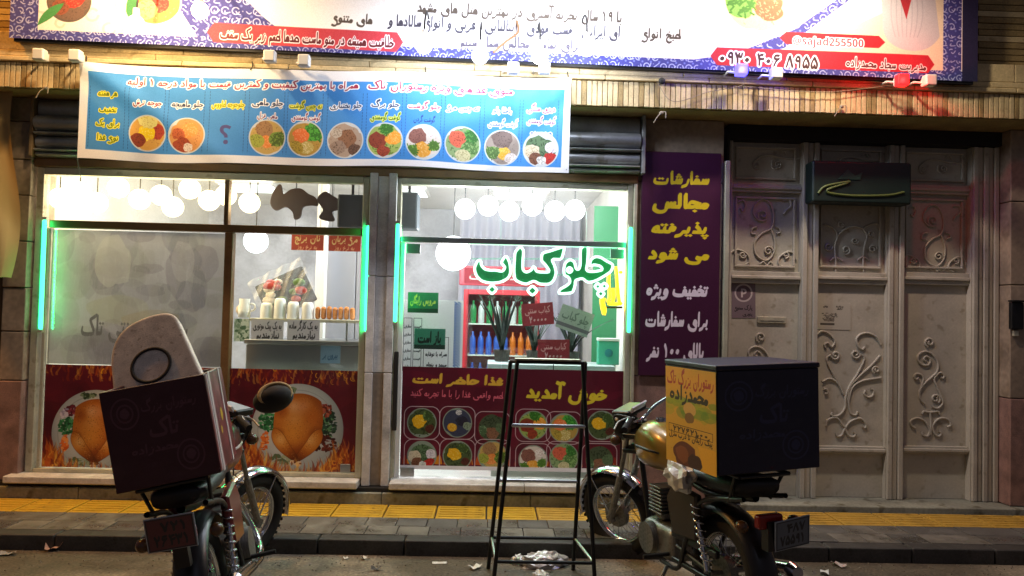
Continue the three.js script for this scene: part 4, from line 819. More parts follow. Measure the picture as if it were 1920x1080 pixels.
// ---------- left edge: a tan tarpaulin hanging from the neighbour's front ----------
{
  const g = new THREE.PlaneGeometry(.5, 1.55, 14, 30), p = g.attributes.position;
  for (let i = 0; i < p.count; i++) { const x = p.getX(i) + .25, y = p.getY(i) + .775; const k = y < .5 ? .35 + .65 * y / .5 : 1; p.setXYZ(i, (x - .5) * k + .04 * Math.sin(y * 4), y, .05 * Math.sin(x * 20 + y * 2.2) * (1.2 - y / 2)); }
  g.computeVertexNormals();
  const o = thing('tarpaulin', 'gathered tan tarpaulin hanging at the far left edge above the pavement', 'tarpaulin', [-3.642, 1.773, .25]);
  part('cloth', g, new THREE.MeshStandardMaterial({ ...{ color: 0x9a8454, roughness: .85, side: THREE.DoubleSide } }), o);
  part('cord', tube([[-.1, .05, 0], [-.06, -.1, .02], [-.12, -.3, 0]], .006), S.dark, o);
  part('rail', rod([-.6, 1.56, 0], [.03, 1.56, 0], .012), S.blackSteel, o);
  part('bracket', box(.0, .028, 1.53, 1.59, -.15, .02, .004), S.blackSteel, o);
}
// ---------- loose wires and hooks on the cornice ----------
{
  const wire = (pts, label, r = .003) => tag(part('loose_wire', tube(pts, r, pts.length * 6, 6), plain(0x8a7c66, .7), scene), label, 'wire', 'loose wires on the cornice');
  wire([[1.228, 3.405, .36], [1.358, 3.239, .38], [1.636, 3.322, .38], [1.89, 3.38, .38], [1.888, 3.458, .42]], 'thin wire looping to the blue-lit lamp');
  wire([[1.903, 3.372, .38], [2.254, 3.35, .38], [2.585, 3.352, .38], [2.876, 3.391, .38], [3.104, 3.415, .42]], 'thin wire running to the red-lit lamp');
  for (const [x, y, label] of [[2.666, 3.242, 'torn white tape knot hanging off the cornice below the banner'], [1.272, 3.149, 'tape knot hanging at the cornice edge above the maroon board'], [-3.362, 3.192, 'tape and wire knot at the left end of the cornice']]) {
    const o = thing('tape_knot', label, 'tape', [x, y, .37], 0, 'tape knots on the cornice');
    part('knot', new THREE.IcosahedronGeometry(.018, 1).scale(1, .8, .7), plain(0x8c8270, .8), o);
    part('loose_end', [tube([[0, 0, 0], [-.03, -.03, .015], [-.06, -.08, .01]], .004, 12, 5), tube([[.01, .01, 0], [.03, .0, .015], [.03, -.045, .02]], .0035, 12, 5)], plain(0x8c8270, .8), o);
  }
  const h = thing('junction_knob', 'small round black cable knob on the ledge right of the blue banner', 'knob', [1.269, 3.392, .375]);
  part('knob', ball(0, 0, .01, .026, 1, 1, .7), S.dark, h); part('stem', rod([0, 0, -.02], [0, 0, .01], .012), S.dark, h);
  const stk = thing('wooden_stick', 'thin brown stick propped against the banner lettering', 'stick', [-.021, 3.496, .6]);
  part('shaft', tube([[0, 0, 0], [.09, .1, -.05], [.18, .2, -.12], [.17, .3, -.16]], .01, 20, 7), plain(0x7a5a3a, .8), stk);
}
// ---------- green neon: four upright tubes, and the lettering behind the door glass ----------
const GREEN = 0x16ff86;
function neonTube([x, y, z], len, lean, label) {
  const o = thing('neon_tube', label, 'neon tube', [x, y, z], 0, 'upright green neon tubes on the window frames'); o.rotation.z = lean;
  part('glass_tube', new THREE.CapsuleGeometry(.0155, len - .031, 4, 10).translate(0, len / 2, 0), glow(0x38ff9e, 4), o);
  part('holder', [box(-.018, .018, -.02, .0, -.016, .014), box(-.018, .018, len, len + .02, -.016, .014), box(-.006, .006, -.01, len + .01, -.03, -.015)], S.alu, o);
  const l = new THREE.RectAreaLight(GREEN, 26, .02, len); l.position.set(0, len / 2, .016); l.rotation.y = Math.PI; l.name = 'neon_glow'; o.add(l);
  const l2 = new THREE.RectAreaLight(GREEN, 40, .02, len); l2.position.set(x < -2 ? .016 : x < -.85 ? -.016 : x < 0 ? .016 : -.016, len / 2, -.0); l2.rotation.y = (x < -2 || (x > -.85 && x < 0)) ? -Math.PI / 2 : Math.PI / 2; l2.name = 'neon_glow'; o.add(l2);
}
neonTube([-3.492, 1.377, .07], .86, .004, 'green neon tube on the far left window frame');
neonTube([-.972, 1.42, .07], .84, .004, 'green neon tube on the left side of the stone pillar');
neonTube([-.744, 1.5, .07], .78, 0, 'green neon tube on the right side of the stone pillar');
neonTube([1.104, 1.46, .095], .84, 0, 'green neon tube on the door frame beside the maroon board');
{
  const k = .000735, P = (a) => { const o = []; for (let i = 0; i < a.length; i += 2) o.push([a[i] * k, -a[i + 1] * k]); return o; };
  const A = P([1290, 165, 1325, 122, 1365, 95, 1373, 180, 1366, 300, 1358, 392, 1440, 404, 1528, 384, 1506, 344, 1440, 330, 1396, 340, 1402, 280, 1450, 242, 1512, 248, 1582, 290, 1646, 330, 1626, 400, 1570, 442, 1500, 484, 1440, 512, 1370, 522, 1310, 484, 1262, 492, 1232, 506, 1225, 562, 1198, 632, 1130, 646, 1050, 646, 1062, 602, 1130, 562, 1170, 522, 1158, 472, 1112, 442, 1104, 380, 1120, 312, 1170, 275, 1218, 298, 1240, 372, 1266, 380, 1285, 330]);
  const B = P([870, 205, 960, 175, 1030, 152, 1105, 135, 1092, 220, 1066, 268, 976, 272, 1000, 340, 1016, 420, 990, 500, 940, 542, 840, 542, 770, 512, 692, 542, 620, 526, 566, 490, 552, 400, 558, 270, 568, 190, 618, 136, 655, 176, 650, 290, 652, 384, 690, 412, 742, 388, 775, 345, 802, 402, 870, 412, 942, 404, 900, 332, 858, 282]);
  const D = P([470, 240, 506, 320, 512, 420, 480, 482, 400, 522, 300, 532, 200, 510, 140, 452, 118, 370, 152, 290, 186, 290, 192, 334, 230, 378, 292, 392, 350, 392, 420, 402, 452, 360, 416, 312, 436, 262]);
  const dia = (x, y, r) => P([x, y - r, x + r, y, x, y + r, x - r, y]);
  const o = thing('neon_lettering', 'green kebab-house neon lettering with bright white outline behind the door glass', 'neon sign', [-.225, 2.219, -.06]); o.rotation.z = .024;
  const green = plain(0x0a8a4a, .4), tubeMat = glow(0xd8fff0, 2.6);
  for (const L of [A, B, D]) {
    part('letter_plate', slab(L, .008, -.02), green, o);
    part('outline_tube', tube(L.map(([x, y]) => [x, y, 0]), .0105, L.length * 5, 8, true, .4), tubeMat, o);
  }
  for (const [x, y, r] of [[310, 604, 46], [755, 616, 50], [1480, 570, 34], [1552, 566, 34], [1512, 650, 38]]) {
    const L = dia(x, y, r); part('letter_plate', slab(L, .008, -.02), green, o); part('outline_tube', tube(L.map(([a, b]) => [a, b, 0]), .0105, 24, 8, true, .3), tubeMat, o);
  }
  part('letter_eye', tube(dia(1166, 388, 26).map(([a, b]) => [a, b, 0]), .012, 20, 8, true), tubeMat, o);
  part('backing', [box(.06, 1.24, -.33, -.315, -.04, -.03), box(.06, 1.24, -.2, -.185, -.04, -.03), rod([.3, -.2, -.035], [.3, .2, -.035], .002, .002, 5), rod([1.0, -.2, -.035], [1.0, .2, -.035], .002, .002, 5)], new THREE.MeshPhysicalMaterial({ color: 0xe8fff4, transmission: .9, roughness: .1, thickness: 0 }), o);
  const l = new THREE.RectAreaLight(0x9dffd0, 3, 1.2, .45); l.position.set(.64, -.28, .02); l.rotation.y = Math.PI; l.name = 'neon_glow'; o.add(l);
  const y = thing('yellow_neon_lettering', 'small yellow neon lettering at the right edge of the door glass', 'neon sign', [-.226, 2.223, -.1]); y.rotation.z = .024;
  const yt = glow(0xffc400, 3);
  for (const a of [[1612, 430, 1608, 540, 1618, 660, 1600, 750], [1690, 350, 1700, 450, 1706, 560, 1716, 660, 1730, 750, 1756, 770], [1660, 590, 1664, 680, 1650, 756, 1612, 766], [1745, 400, 1748, 430], [1600, 760, 1680, 768, 1750, 762], [1556, 700, 1548, 760, 1566, 830, 1554, 890], [1524, 710, 1534, 800, 1556, 886]]) part('letter_tube', tube(P(a).map(([x, q]) => [x, q, 0]), .015, 20, 8), yt, y);
  part('mount', box(1.13, 1.3, -.6, -.585, -.03, -.02), S.dark, y);
  const yl = new THREE.RectAreaLight(0xffc400, 6, .16, .36); yl.position.set(1.22, -.44, .02); yl.rotation.y = Math.PI; yl.name = 'neon_glow'; y.add(yl);
}
// ---------- inside the shop ----------
const card = (w, h, bg, draw, s = 400, rough = .6) => print(Math.round(w * s), Math.round(h * s), (g, W, H) => { g.fillStyle = bg; g.fillRect(0, 0, W, H); draw(g, W, H); }, .9, { transmission: .45, thickness: 0 });
{ // film on the left pane: painted reflections and clutter as washed-out print
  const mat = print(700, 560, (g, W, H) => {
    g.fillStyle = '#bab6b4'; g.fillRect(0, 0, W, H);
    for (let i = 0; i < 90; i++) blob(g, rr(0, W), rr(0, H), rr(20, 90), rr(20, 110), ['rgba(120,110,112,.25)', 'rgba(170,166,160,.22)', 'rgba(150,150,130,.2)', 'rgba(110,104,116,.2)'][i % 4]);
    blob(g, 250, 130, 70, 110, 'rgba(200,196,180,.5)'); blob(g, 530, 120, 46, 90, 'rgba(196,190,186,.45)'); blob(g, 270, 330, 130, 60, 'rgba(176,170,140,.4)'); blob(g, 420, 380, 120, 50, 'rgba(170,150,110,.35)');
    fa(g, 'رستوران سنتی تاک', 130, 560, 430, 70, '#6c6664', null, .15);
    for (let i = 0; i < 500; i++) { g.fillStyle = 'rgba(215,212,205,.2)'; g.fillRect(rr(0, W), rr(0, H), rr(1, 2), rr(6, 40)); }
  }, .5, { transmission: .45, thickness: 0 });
  const m = tag(part('reflection_film', new THREE.PlaneGeometry(1.36, 1.06).translate(.68, .53, 0), mat, scene, [-3.475, 1.11, -.008]), 'dull translucent film painted with reflections on the lower left window pane', 'film');
}
const counter = thing('serving_counter', 'stainless serving counter behind the window between mullion and pillar', 'counter', [-2.02, .206, -.3]);
part('body', box(0, 1.03, 0, 1.08, -.5, 0, .01), S.steel, counter); part('top', box(-.01, 1.04, 1.081, 1.12, -.52, .03, .008), S.steel, counter);
const shy = 1.5;
{
  const o = thing('serving_shelf', 'grey shelf with foam cups above the serving counter', 'shelf', [-2.02, shy, -.42]);
  part('board', box(0, 1.03, -.025, 0, -.24, .06, .004), S.alu, o);
  part('upright', [box(.01, .03, 1.326 - shy, -.026, -.2, -.18), box(.8, .815, 1.326 - shy, -.026, -.02, -.005), box(1.0, 1.02, 1.326 - shy, -.026, -.2, -.18)], S.steel, o);
  const cup = lathe([[.001, .13], [.03, .13], [.042, .122], [.048, .1], [.052, 0], [.046, 0]], 18), wcup = plain(0xf0eeea, .5);
  [[500, 1], [525, 1.32], [550, 1.12], [577, 1.1]].forEach(([u, k], i) => {
    const c = tag(part('foam_cup_stack', cup.clone().scale(1, k, 1), wcup, scene, [[-1.892, -1.78, -1.668, -1.546][i], shy + .0005, -.42]), ['shortest white foam cup stack, nearest the mullion', 'tallest white foam cup stack on the shelf', 'white foam cup stack right beside the tallest one', 'white foam cup stack next to the brown rolls'][i], 'cups', 'foam cup stacks on the shelf');
  });
  const bread = weathered([196, 128, 66], { span: .12, patch: .35, speck: .2, f: 3, rough: .8, s: 80, size: 128 });
  for (let i = 0; i < 7; i++) tag(part('bread_roll', metres(new THREE.CapsuleGeometry(.022, .062, 4, 10).translate(0, .0535, 0).scale(1, 1 + .04 * (i % 3), 1.3)), bread, scene, [-1.46 + i * .0485, shy + .0005, -.42]), NTH[i] + ' upright brown bread roll from the left, right of the foam cups', 'bread', 'bread rolls in a row on the shelf');
  const jug = thing('white_jug', 'white jug with a handle at the left end of the shelf', 'jug', [-2.079, shy + .0005, -.42]);
  part('body', lathe([[.001, 0], [.05, 0], [.052, .06], [.042, .13], [.046, .16], [.04, .16]], 18), wcup, jug); part('handle', new THREE.TorusGeometry(.03, .008, 6, 14, 4).rotateZ(-1.8).translate(.06, .09, 0), wcup, jug);
  const on = thing('onion', 'pale round onion behind the white jug', 'onion', [-2.139, shy + .0005, -.56]); part('bulb', lathe([[.001, .15], [.012, .12], [.05, .09], [.055, .05], [.03, .01], [.001, 0]], 16), plain(0xc8b49a, .5), on); part('stand', lathe([[.001, 0], [.03, 0], [.02, .02], [.001, .02]], 12).translate(0, 0, .0), S.steel, on);
}
// notices hung under the shelf and on the counter
sheet('help_wanted_notice', 'grey wanted notice for a motor courier under the shelf, the left one', 'notice', .27, .18, [-1.996, 1.308, -.35], card(.27, .18, '#c6c2cc', (g, W, H) => { fa(g, 'به یک پیک موتوری', 6, W - 6, 28, 20, '#26242c', null, .14); fa(g, 'نیازمندیم', 18, W - 12, 60, 22, '#26242c', null, .16); }));
sheet('help_wanted_notice', 'grey wanted notice for a simple worker under the shelf, the right one', 'notice', .27, .18, [-1.695, 1.314, -.35], card(.27, .18, '#cac6d0', (g, W, H) => { fa(g, 'به یک کارگر ساده', 6, W - 6, 28, 20, '#26242c', null, .14); fa(g, 'نیازمندیم', 18, W - 12, 60, 22, '#26242c', null, .16); }));
sheet('blue_notice', 'pale blue card on the front of the serving counter', 'notice', .165, .15, [-1.4, 1.139, -.297], card(.165, .15, '#a8cfee', (g, W, H) => fa(g, 'بیرون بر', 8, W - 8, 40, 18, '#5a86b0')));
sheet('patterned_tile', 'green patterned panel under the shelf beside the mullion', 'panel', .13, .19, [-2.141, 1.302, -.36], card(.13, .19, '#a8b8a8', (g, W, H) => { for (let i = 0; i < 40; i++) blob(g, rr(0, W), rr(0, H), rr(3, 9), rr(3, 9), ['#486a4c', '#7c947c', '#d0d8cc'][i % 3]); }));
for (const [x0, t, lab] of [[-1.684, 'نان برنج', 'left orange-red price board hung above the food tray'], [-1.372, 'مرغ بریان', 'right orange-red price board beside the pillar neon']]) {
  const m = sheet('price_board', lab, 'sign', .27, .165, [x0, 2.08, -.35], card(.27, .165, '#a83c22', (g, W, H) => { fa(g, t, 10, W - 10, 32, 24, '#d8b878', null, .14); fa(g, 'به نرخ روز', 20, W - 20, 60, 15, '#d89a70'); }));
  const st = part('string', [rod([.03, .165, 0], [.03, .165 + 2.898 - m.position.y - .165, 0], .002, .002, 5), rod([.24, .165, 0], [.24, 2.898 - m.position.y, 0], .002, .002, 5)], S.dark, m); m.userData.group = 'orange-red price boards';
}
{ // food tray under cling film, propped up on the shelf
  const o = thing('wrapped_food_tray', 'food tray under shiny cling film leaning behind the foam cups', 'tray', [-1.785, shy, -.62]);
  part('tray', new RoundedBoxGeometry(.44, .36, .03, 2, .014), S.dark, o, [0, .22, 0], [-.35, 0, .5]);
  const f = []; for (let i = 0; i < 14; i++) f.push(ball(rr(-.14, .14), .22 + rr(-.1, .1), .045 + rr(-.01, .015), rr(.03, .05), 1.2, .8, .7, 8));
  part('salad', f.slice(0, 6), plain(0xb03a2c, .5), o); part('greens', f.slice(6, 10), plain(0x5c7a3c, .6), o); part('onions', f.slice(10), plain(0xd8c8b0, .5), o);
  const g = new THREE.PlaneGeometry(.5, .42, 24, 20), p = g.attributes.position; for (let i = 0; i < p.count; i++) p.setZ(i, .1 + .02 * Math.sin((p.getX(i) - p.getY(i) * 1.3) * 34 + 2 * Math.sin(p.getX(i) * 9)) - .12 * (p.getX(i) ** 2 + p.getY(i) ** 2)); g.computeVertexNormals();
  part('cling_film', g, new THREE.MeshPhysicalMaterial({ color: 0xffffff, transmission: .85, roughness: .12, thickness: 0 }), o, [0, .22, 0], [-.2, 0, .5]);
}
tag(part('white_column', box(0, .085, .206, 2.898, -.1, 0, .006), S.white, scene, [-1.621, 0, -1.0]), 'slim white column behind the bread rolls', 'column');
{
  const o = thing('grey_cupboard', 'tall grey cupboard behind the bread rolls', 'cupboard', [-1.555, .206, -1.6]);
  part('carcass', box(0, .55, 0, 2.0, 0, .4, .008), plain(0x8c8c94, .5), o); part('door', box(.008, .271, .02, 1.98, .401, .42, .006), plain(0x9c9ca4, .45), o); part('door', box(.279, .542, .02, 1.98, .401, .42, .006), plain(0x9c9ca4, .45), o); part('handle', [box(.25, .262, .9, 1.1, .4205, .44), box(.288, .3, .9, 1.1, .4205, .44)], S.steel, o);
}
{ // dark carved ornament and speakers up in the top panes
  const o = thing('carved_ornament', 'dark carved wooden leaf ornament in the top of the left window', 'ornament', [-1.422, 2.444, -.2]);
  const w = plain(0x4a3022, .6);
  part('leaf', slab(smooth([[-.4, .0], [-.38, .1], [-.33, .16], [-.3, .08], [-.24, .12], [-.16, .13], [-.1, .09], [-.04, .06], [-.02, .0], [-.08, -.0], [-.14, -.02], [-.16, -.1], [-.2, -.12], [-.22, -.06], [-.28, -.02], [-.36, -.05]]), .02, -.01, .004), w, o);
  part('leaf', slab(smooth([[-.02, .05], [.04, .11], [.1, .08], [.18, .04], [.26, .04], [.28, -.03], [.18, -.03], [.1, -.05], [.12, -.12], [.04, -.12], [.0, -.1], [.03, -.04]]), .02, -.01, .004), w, o);
  part('cord', [rod([-.2, .1, 0], [-.2, 2.897 - o.position.y, 0], .003, .003, 5), rod([.1, .06, 0], [.1, 2.897 - o.position.y, 0], .003, .003, 5)], S.dark, o);
  const speaker = (x, y, w2, h2, label) => { const s = thing('wall_speaker', label, 'speaker', [x, y, -.24]); part('cabinet', box(0, w2, 0, h2, -.12, .1, .012), plain(0x3c444a, .6), s); part('grille', box(.012, w2 - .012, .012, h2 - .012, .1005, .108, .004), plain(0x23282c, .8), s); part('hanger', rod([w2 / 2, h2, 0], [w2 / 2, 2.897 - y, 0], .012), S.dark, s); };
  speaker(-1.267, 2.263, .21, .27, 'dark wall speaker in the top pane beside the pillar'); speaker(-.773, 2.267, .16, .3, 'dark wall speaker in the top left corner of the door glass');
}
// ---------- behind the door ----------
{
  const o = thing('drinks_fridge', 'red-framed drinks fridge with blue and orange bottles behind the door', 'fridge', [-.27, .206, -2.2]);
  const w = .78, h = 1.62, red = plain(0xb02430, .4);
  part('cabinet', [box(0, w, 0, .3, 0, .5, .01), box(0, .05, .3, h, 0, .5, .008), box(w - .05, w, .3, h, 0, .5, .008), box(.05, w - .05, h - .05, h, 0, .5), box(.05, w - .05, .3, h - .05, 0, .03)], red, o);
  part('header_sign', new RoundedBoxGeometry(w + .1, .2, .06, 2, .01), plain(0xa82c3c, .45), o, [w / 2, h + .14, .46]);
  part('shelf', [.3, .62, .94, 1.26].map((y) => box(.051, w - .051, y, y + .012, .031, .45)), S.white, o);
  part('glass_door', box(.03, w - .03, .31, h - .06, .502, .508), S.glass, o);
  const hd = part('header_lettering', new THREE.PlaneGeometry(w, .16), card(w, .16, '#a82c3c', (g, W, H) => fa(g, 'نوشیدنی خنک', 20, W - 20, 44, 28, '#f0d8d8', null, .14)), o, [w / 2, h + .14, .4915]);
  const bottle = lathe([[.001, 0], [.032, 0], [.034, .12], [.03, .17], [.012, .2], [.012, .235], [.001, .235]], 10), cols = [0x2c4cb0, 0xd8701c, 0x3c64c8, 0x2c8c4c, 0xd8d8dc].map((c) => plain(c, .3));
  for (const [r, y] of [[0, .3125], [1, .6325], [2, .9525], [3, 1.2725]]) for (let i = 0; i < 8; i++) tag(part('drink_bottle', bottle, cols[r === 0 ? 2 : r === 1 ? (i < 5 ? 0 : 1) : r === 2 ? (i < 5 ? 2 : 1) : 3 + (i % 2)], scene, [o.position.x + .1 + i * .083, .206 + y, -2.2 + .38]), NTH[i] + ' bottle from the left, ' + ['light blue, on the lowest fridge shelf', i < 5 ? 'dark blue, on the second lowest fridge shelf' : 'orange, on the second lowest fridge shelf', i < 5 ? 'light blue, on the second highest fridge shelf' : 'orange, on the second highest fridge shelf', i % 2 ? 'white, on the top fridge shelf' : 'green, on the top fridge shelf'][r], 'bottle', ['fridge bottles lowest shelf', 'fridge bottles second shelf', 'fridge bottles third shelf', 'fridge bottles top shelf'][r]);
}
{ // white notice board with cards
  const m = sheet('white_poster', 'white poster with fine print and blue patterned edge behind the left door leaf', 'poster', .5, .62, [-.714, 1.064, -.1], card(.5, .62, '#e9ebf0', (g, W, H) => {
    g.strokeStyle = '#30343c'; g.lineWidth = 1.5; for (const [x, y, w, h] of [[8, 60, 26, 170], [40, 60, 26, 170], [74, 120, 80, 110]]) { g.strokeRect(x, y, w, h); }
    for (let r = 0; r < 6; r++) { fa(g, 'سفارش', 10, 32, 90 + r * 26, 8, '#3c4048'); fa(g, 'قیمت', 42, 64, 90 + r * 26, 8, '#3c4048'); }
    fa(g, 'همراه با نوشابه', 80, 150, 180, 12, '#2c3038'); fa(g, 'سیصد و پنجاه', 84, 150, 214, 12, '#2c3038');
    g.strokeStyle = '#3c64b0'; g.lineWidth = 3; for (let y = 4; y < H; y += 9) { g.beginPath(); g.moveTo(W - 30, y); g.lineTo(W - 18, y + 8); g.lineTo(W - 30, y + 8); g.moveTo(W - 18, y); g.lineTo(W - 8, y + 8); g.stroke(); }
  }));
  sheet('green_card', 'green card above the open sign on the left door leaf', 'card', .245, .165, [-.66, 1.578, -.03], card(.245, .165, '#2f8a5c', (g, W, H) => { fa(g, 'سرویس رایگان', 8, W - 8, 34, 20, '#c8d85c'); g.fillStyle = '#1c5438'; g.fillRect(0, H - 14, W, 14); }));
  sheet('open_sign', 'teal sign saying open on the left door leaf', 'sign', .25, .165, [-.601, 1.289, -.03], card(.25, .165, '#4c9a84', (g, W, H) => { fa(g, 'باز است', 12, W - 12, 42, 30, '#10201c', null, .17); g.fillStyle = '#24443c'; g.fillRect(0, H - 14, W, 14); }));
  const redCard = (x, y, t, label, rot) => { const q = sheet('price_card', label, 'card', .26, .18, [x, y, -.12], card(.26, .18, '#9c2c38', (g, W, H) => { fa(g, t, 10, W - 10, 30, 18, '#d8a0a0', null, .14); fa(g, '۲۰۰۰۰', 22, W - 22, 62, 20, '#d8b0b0'); })); q.rotation.z = rot; q.userData.group = 'red price cards among the plants'; part('stick', rod([.13, 0, -.004], [.13, -.2, -.01], .004, .004, 5), S.dark, q); };
  redCard(0.271, 1.487, 'کباب سنتی', 'upper tilted red price card in the plants', .1); redCard(0.4, 1.203, 'کباب سنتی', 'lower red price card just above the maroon poster', .02);
  const gc = sheet('grey_card', 'tilted grey card in the plants beside the yellow neon', 'card', .28, .2, [0.537, 1.493, -.16], card(.28, .2, '#a8aca8', (g, W, H) => { fa(g, 'چلو کباب', 10, W - 10, 40, 24, '#6c7470', null, .14); g.fillStyle = '#6c6470'; g.fillRect(0, H - 22, W, 12); })); gc.rotation.z = -.32; part('stick', rod([.14, 0, -.004], [.1, -.26, -.01], .004, .004, 5), S.dark, gc);
}
{ // inner ledge with potted spiky plants
  const o = thing('inner_ledge', 'pale stone ledge with plants behind the right door leaf', 'ledge', [-.008, .206, -.5]), top = 1.174 - .206;
  part('slab', box(0, 1.06, top - .05, top, -.2, .3, .008), plain(0xb8c8c8, .35), o); part('support', box(.05, 1.0, 0, top - .051, -.15, .22), S.white, o);
  const leafMat = new THREE.MeshPhysicalMaterial({ color: 0x14281c, roughness: .5, side: THREE.DoubleSide });
  const plant = (x, z, n, len, sp, label) => {
    const p = thing('spiky_plant', label, 'plant', [x, .206 + top, z], 0, 'spiky potted plants on the inner ledge');
    part('pot', lathe([[.001, .004], [.06, .004], [.075, .1], [.068, .1], [.06, .09], [.001, .088]], 14), plain(0x39342e, .7), p);
    for (let i = 0; i < n; i++) {
      const a = rr(0, 6.28), t = rr(.15, sp), L = len * rr(.6, 1), g = new THREE.PlaneGeometry(.03, L, 2, 8).translate(0, L / 2, 0), q = g.attributes.position;
      for (let k = 0; k < q.count; k++) { const s = q.getY(k) / L; q.setXYZ(k, q.getX(k) * (1 - s * s) * (1 + .6 * s), q.getY(k), s * s * L * t * .5 + Math.abs(q.getX(k)) * .4); }
      g.rotateX(t * .5).rotateY(a).translate(0, .085, 0); g.computeVertexNormals();
      part('leaf', g, leafMat, p);
    }
  };
  plant(o.position.x + .12, -.5, 16, .56, .7, 'spiky dark plant left of the red price cards'); plant(o.position.x + .4, -.52, 14, .42, .6, 'spiky dark plant behind the red price cards'); plant(o.position.x + .72, -.5, 18, .44, .9, 'spiky dark plant beside the grey card near the green panel');
  const c = thing('teal_box', 'teal paper box on the inner ledge near the right neon tube', 'box', [1.017, .206 + top, -.4]); part('body', box(-.09, .09, .0, .2, -.05, .05, .006), plain(0x3fae8c, .5), c); part('lid', box(-.093, .093, .201, .225, -.053, .053, .004), plain(0xd8e8e0, .5), c); part('emblem', ball(0, .1, .051, .035, 1, 1, .1, 12), plain(0x1c7c7c, .5), c);
  tag(part('neon_tinted_wall', box(0, .3, .207, 2.6, 0, .02), plain(0x2f7a50, .5), scene, [0.941, 0, -.9]), 'upright wall panel with green neon light painted in, inside the right edge of the door', 'panel');  // side wall: its green colour paints in the neon light
  tag(part('grey_curtain', (() => { const g = new THREE.PlaneGeometry(1.5, 2.5, 90, 4), q = g.attributes.position; for (let i = 0; i < q.count; i++) q.setZ(i, .03 * Math.sin(q.getX(i) * 42) + .015 * Math.sin(q.getX(i) * 17 + 1)); g.computeVertexNormals(); return g; })(), new THREE.MeshStandardMaterial({ color: 0xb4b4c4, roughness: .8, side: THREE.DoubleSide }), scene, [.35, 1.62, -3.4]), 'grey pleated curtain at the back of the shop behind the lettering', 'curtain');
}
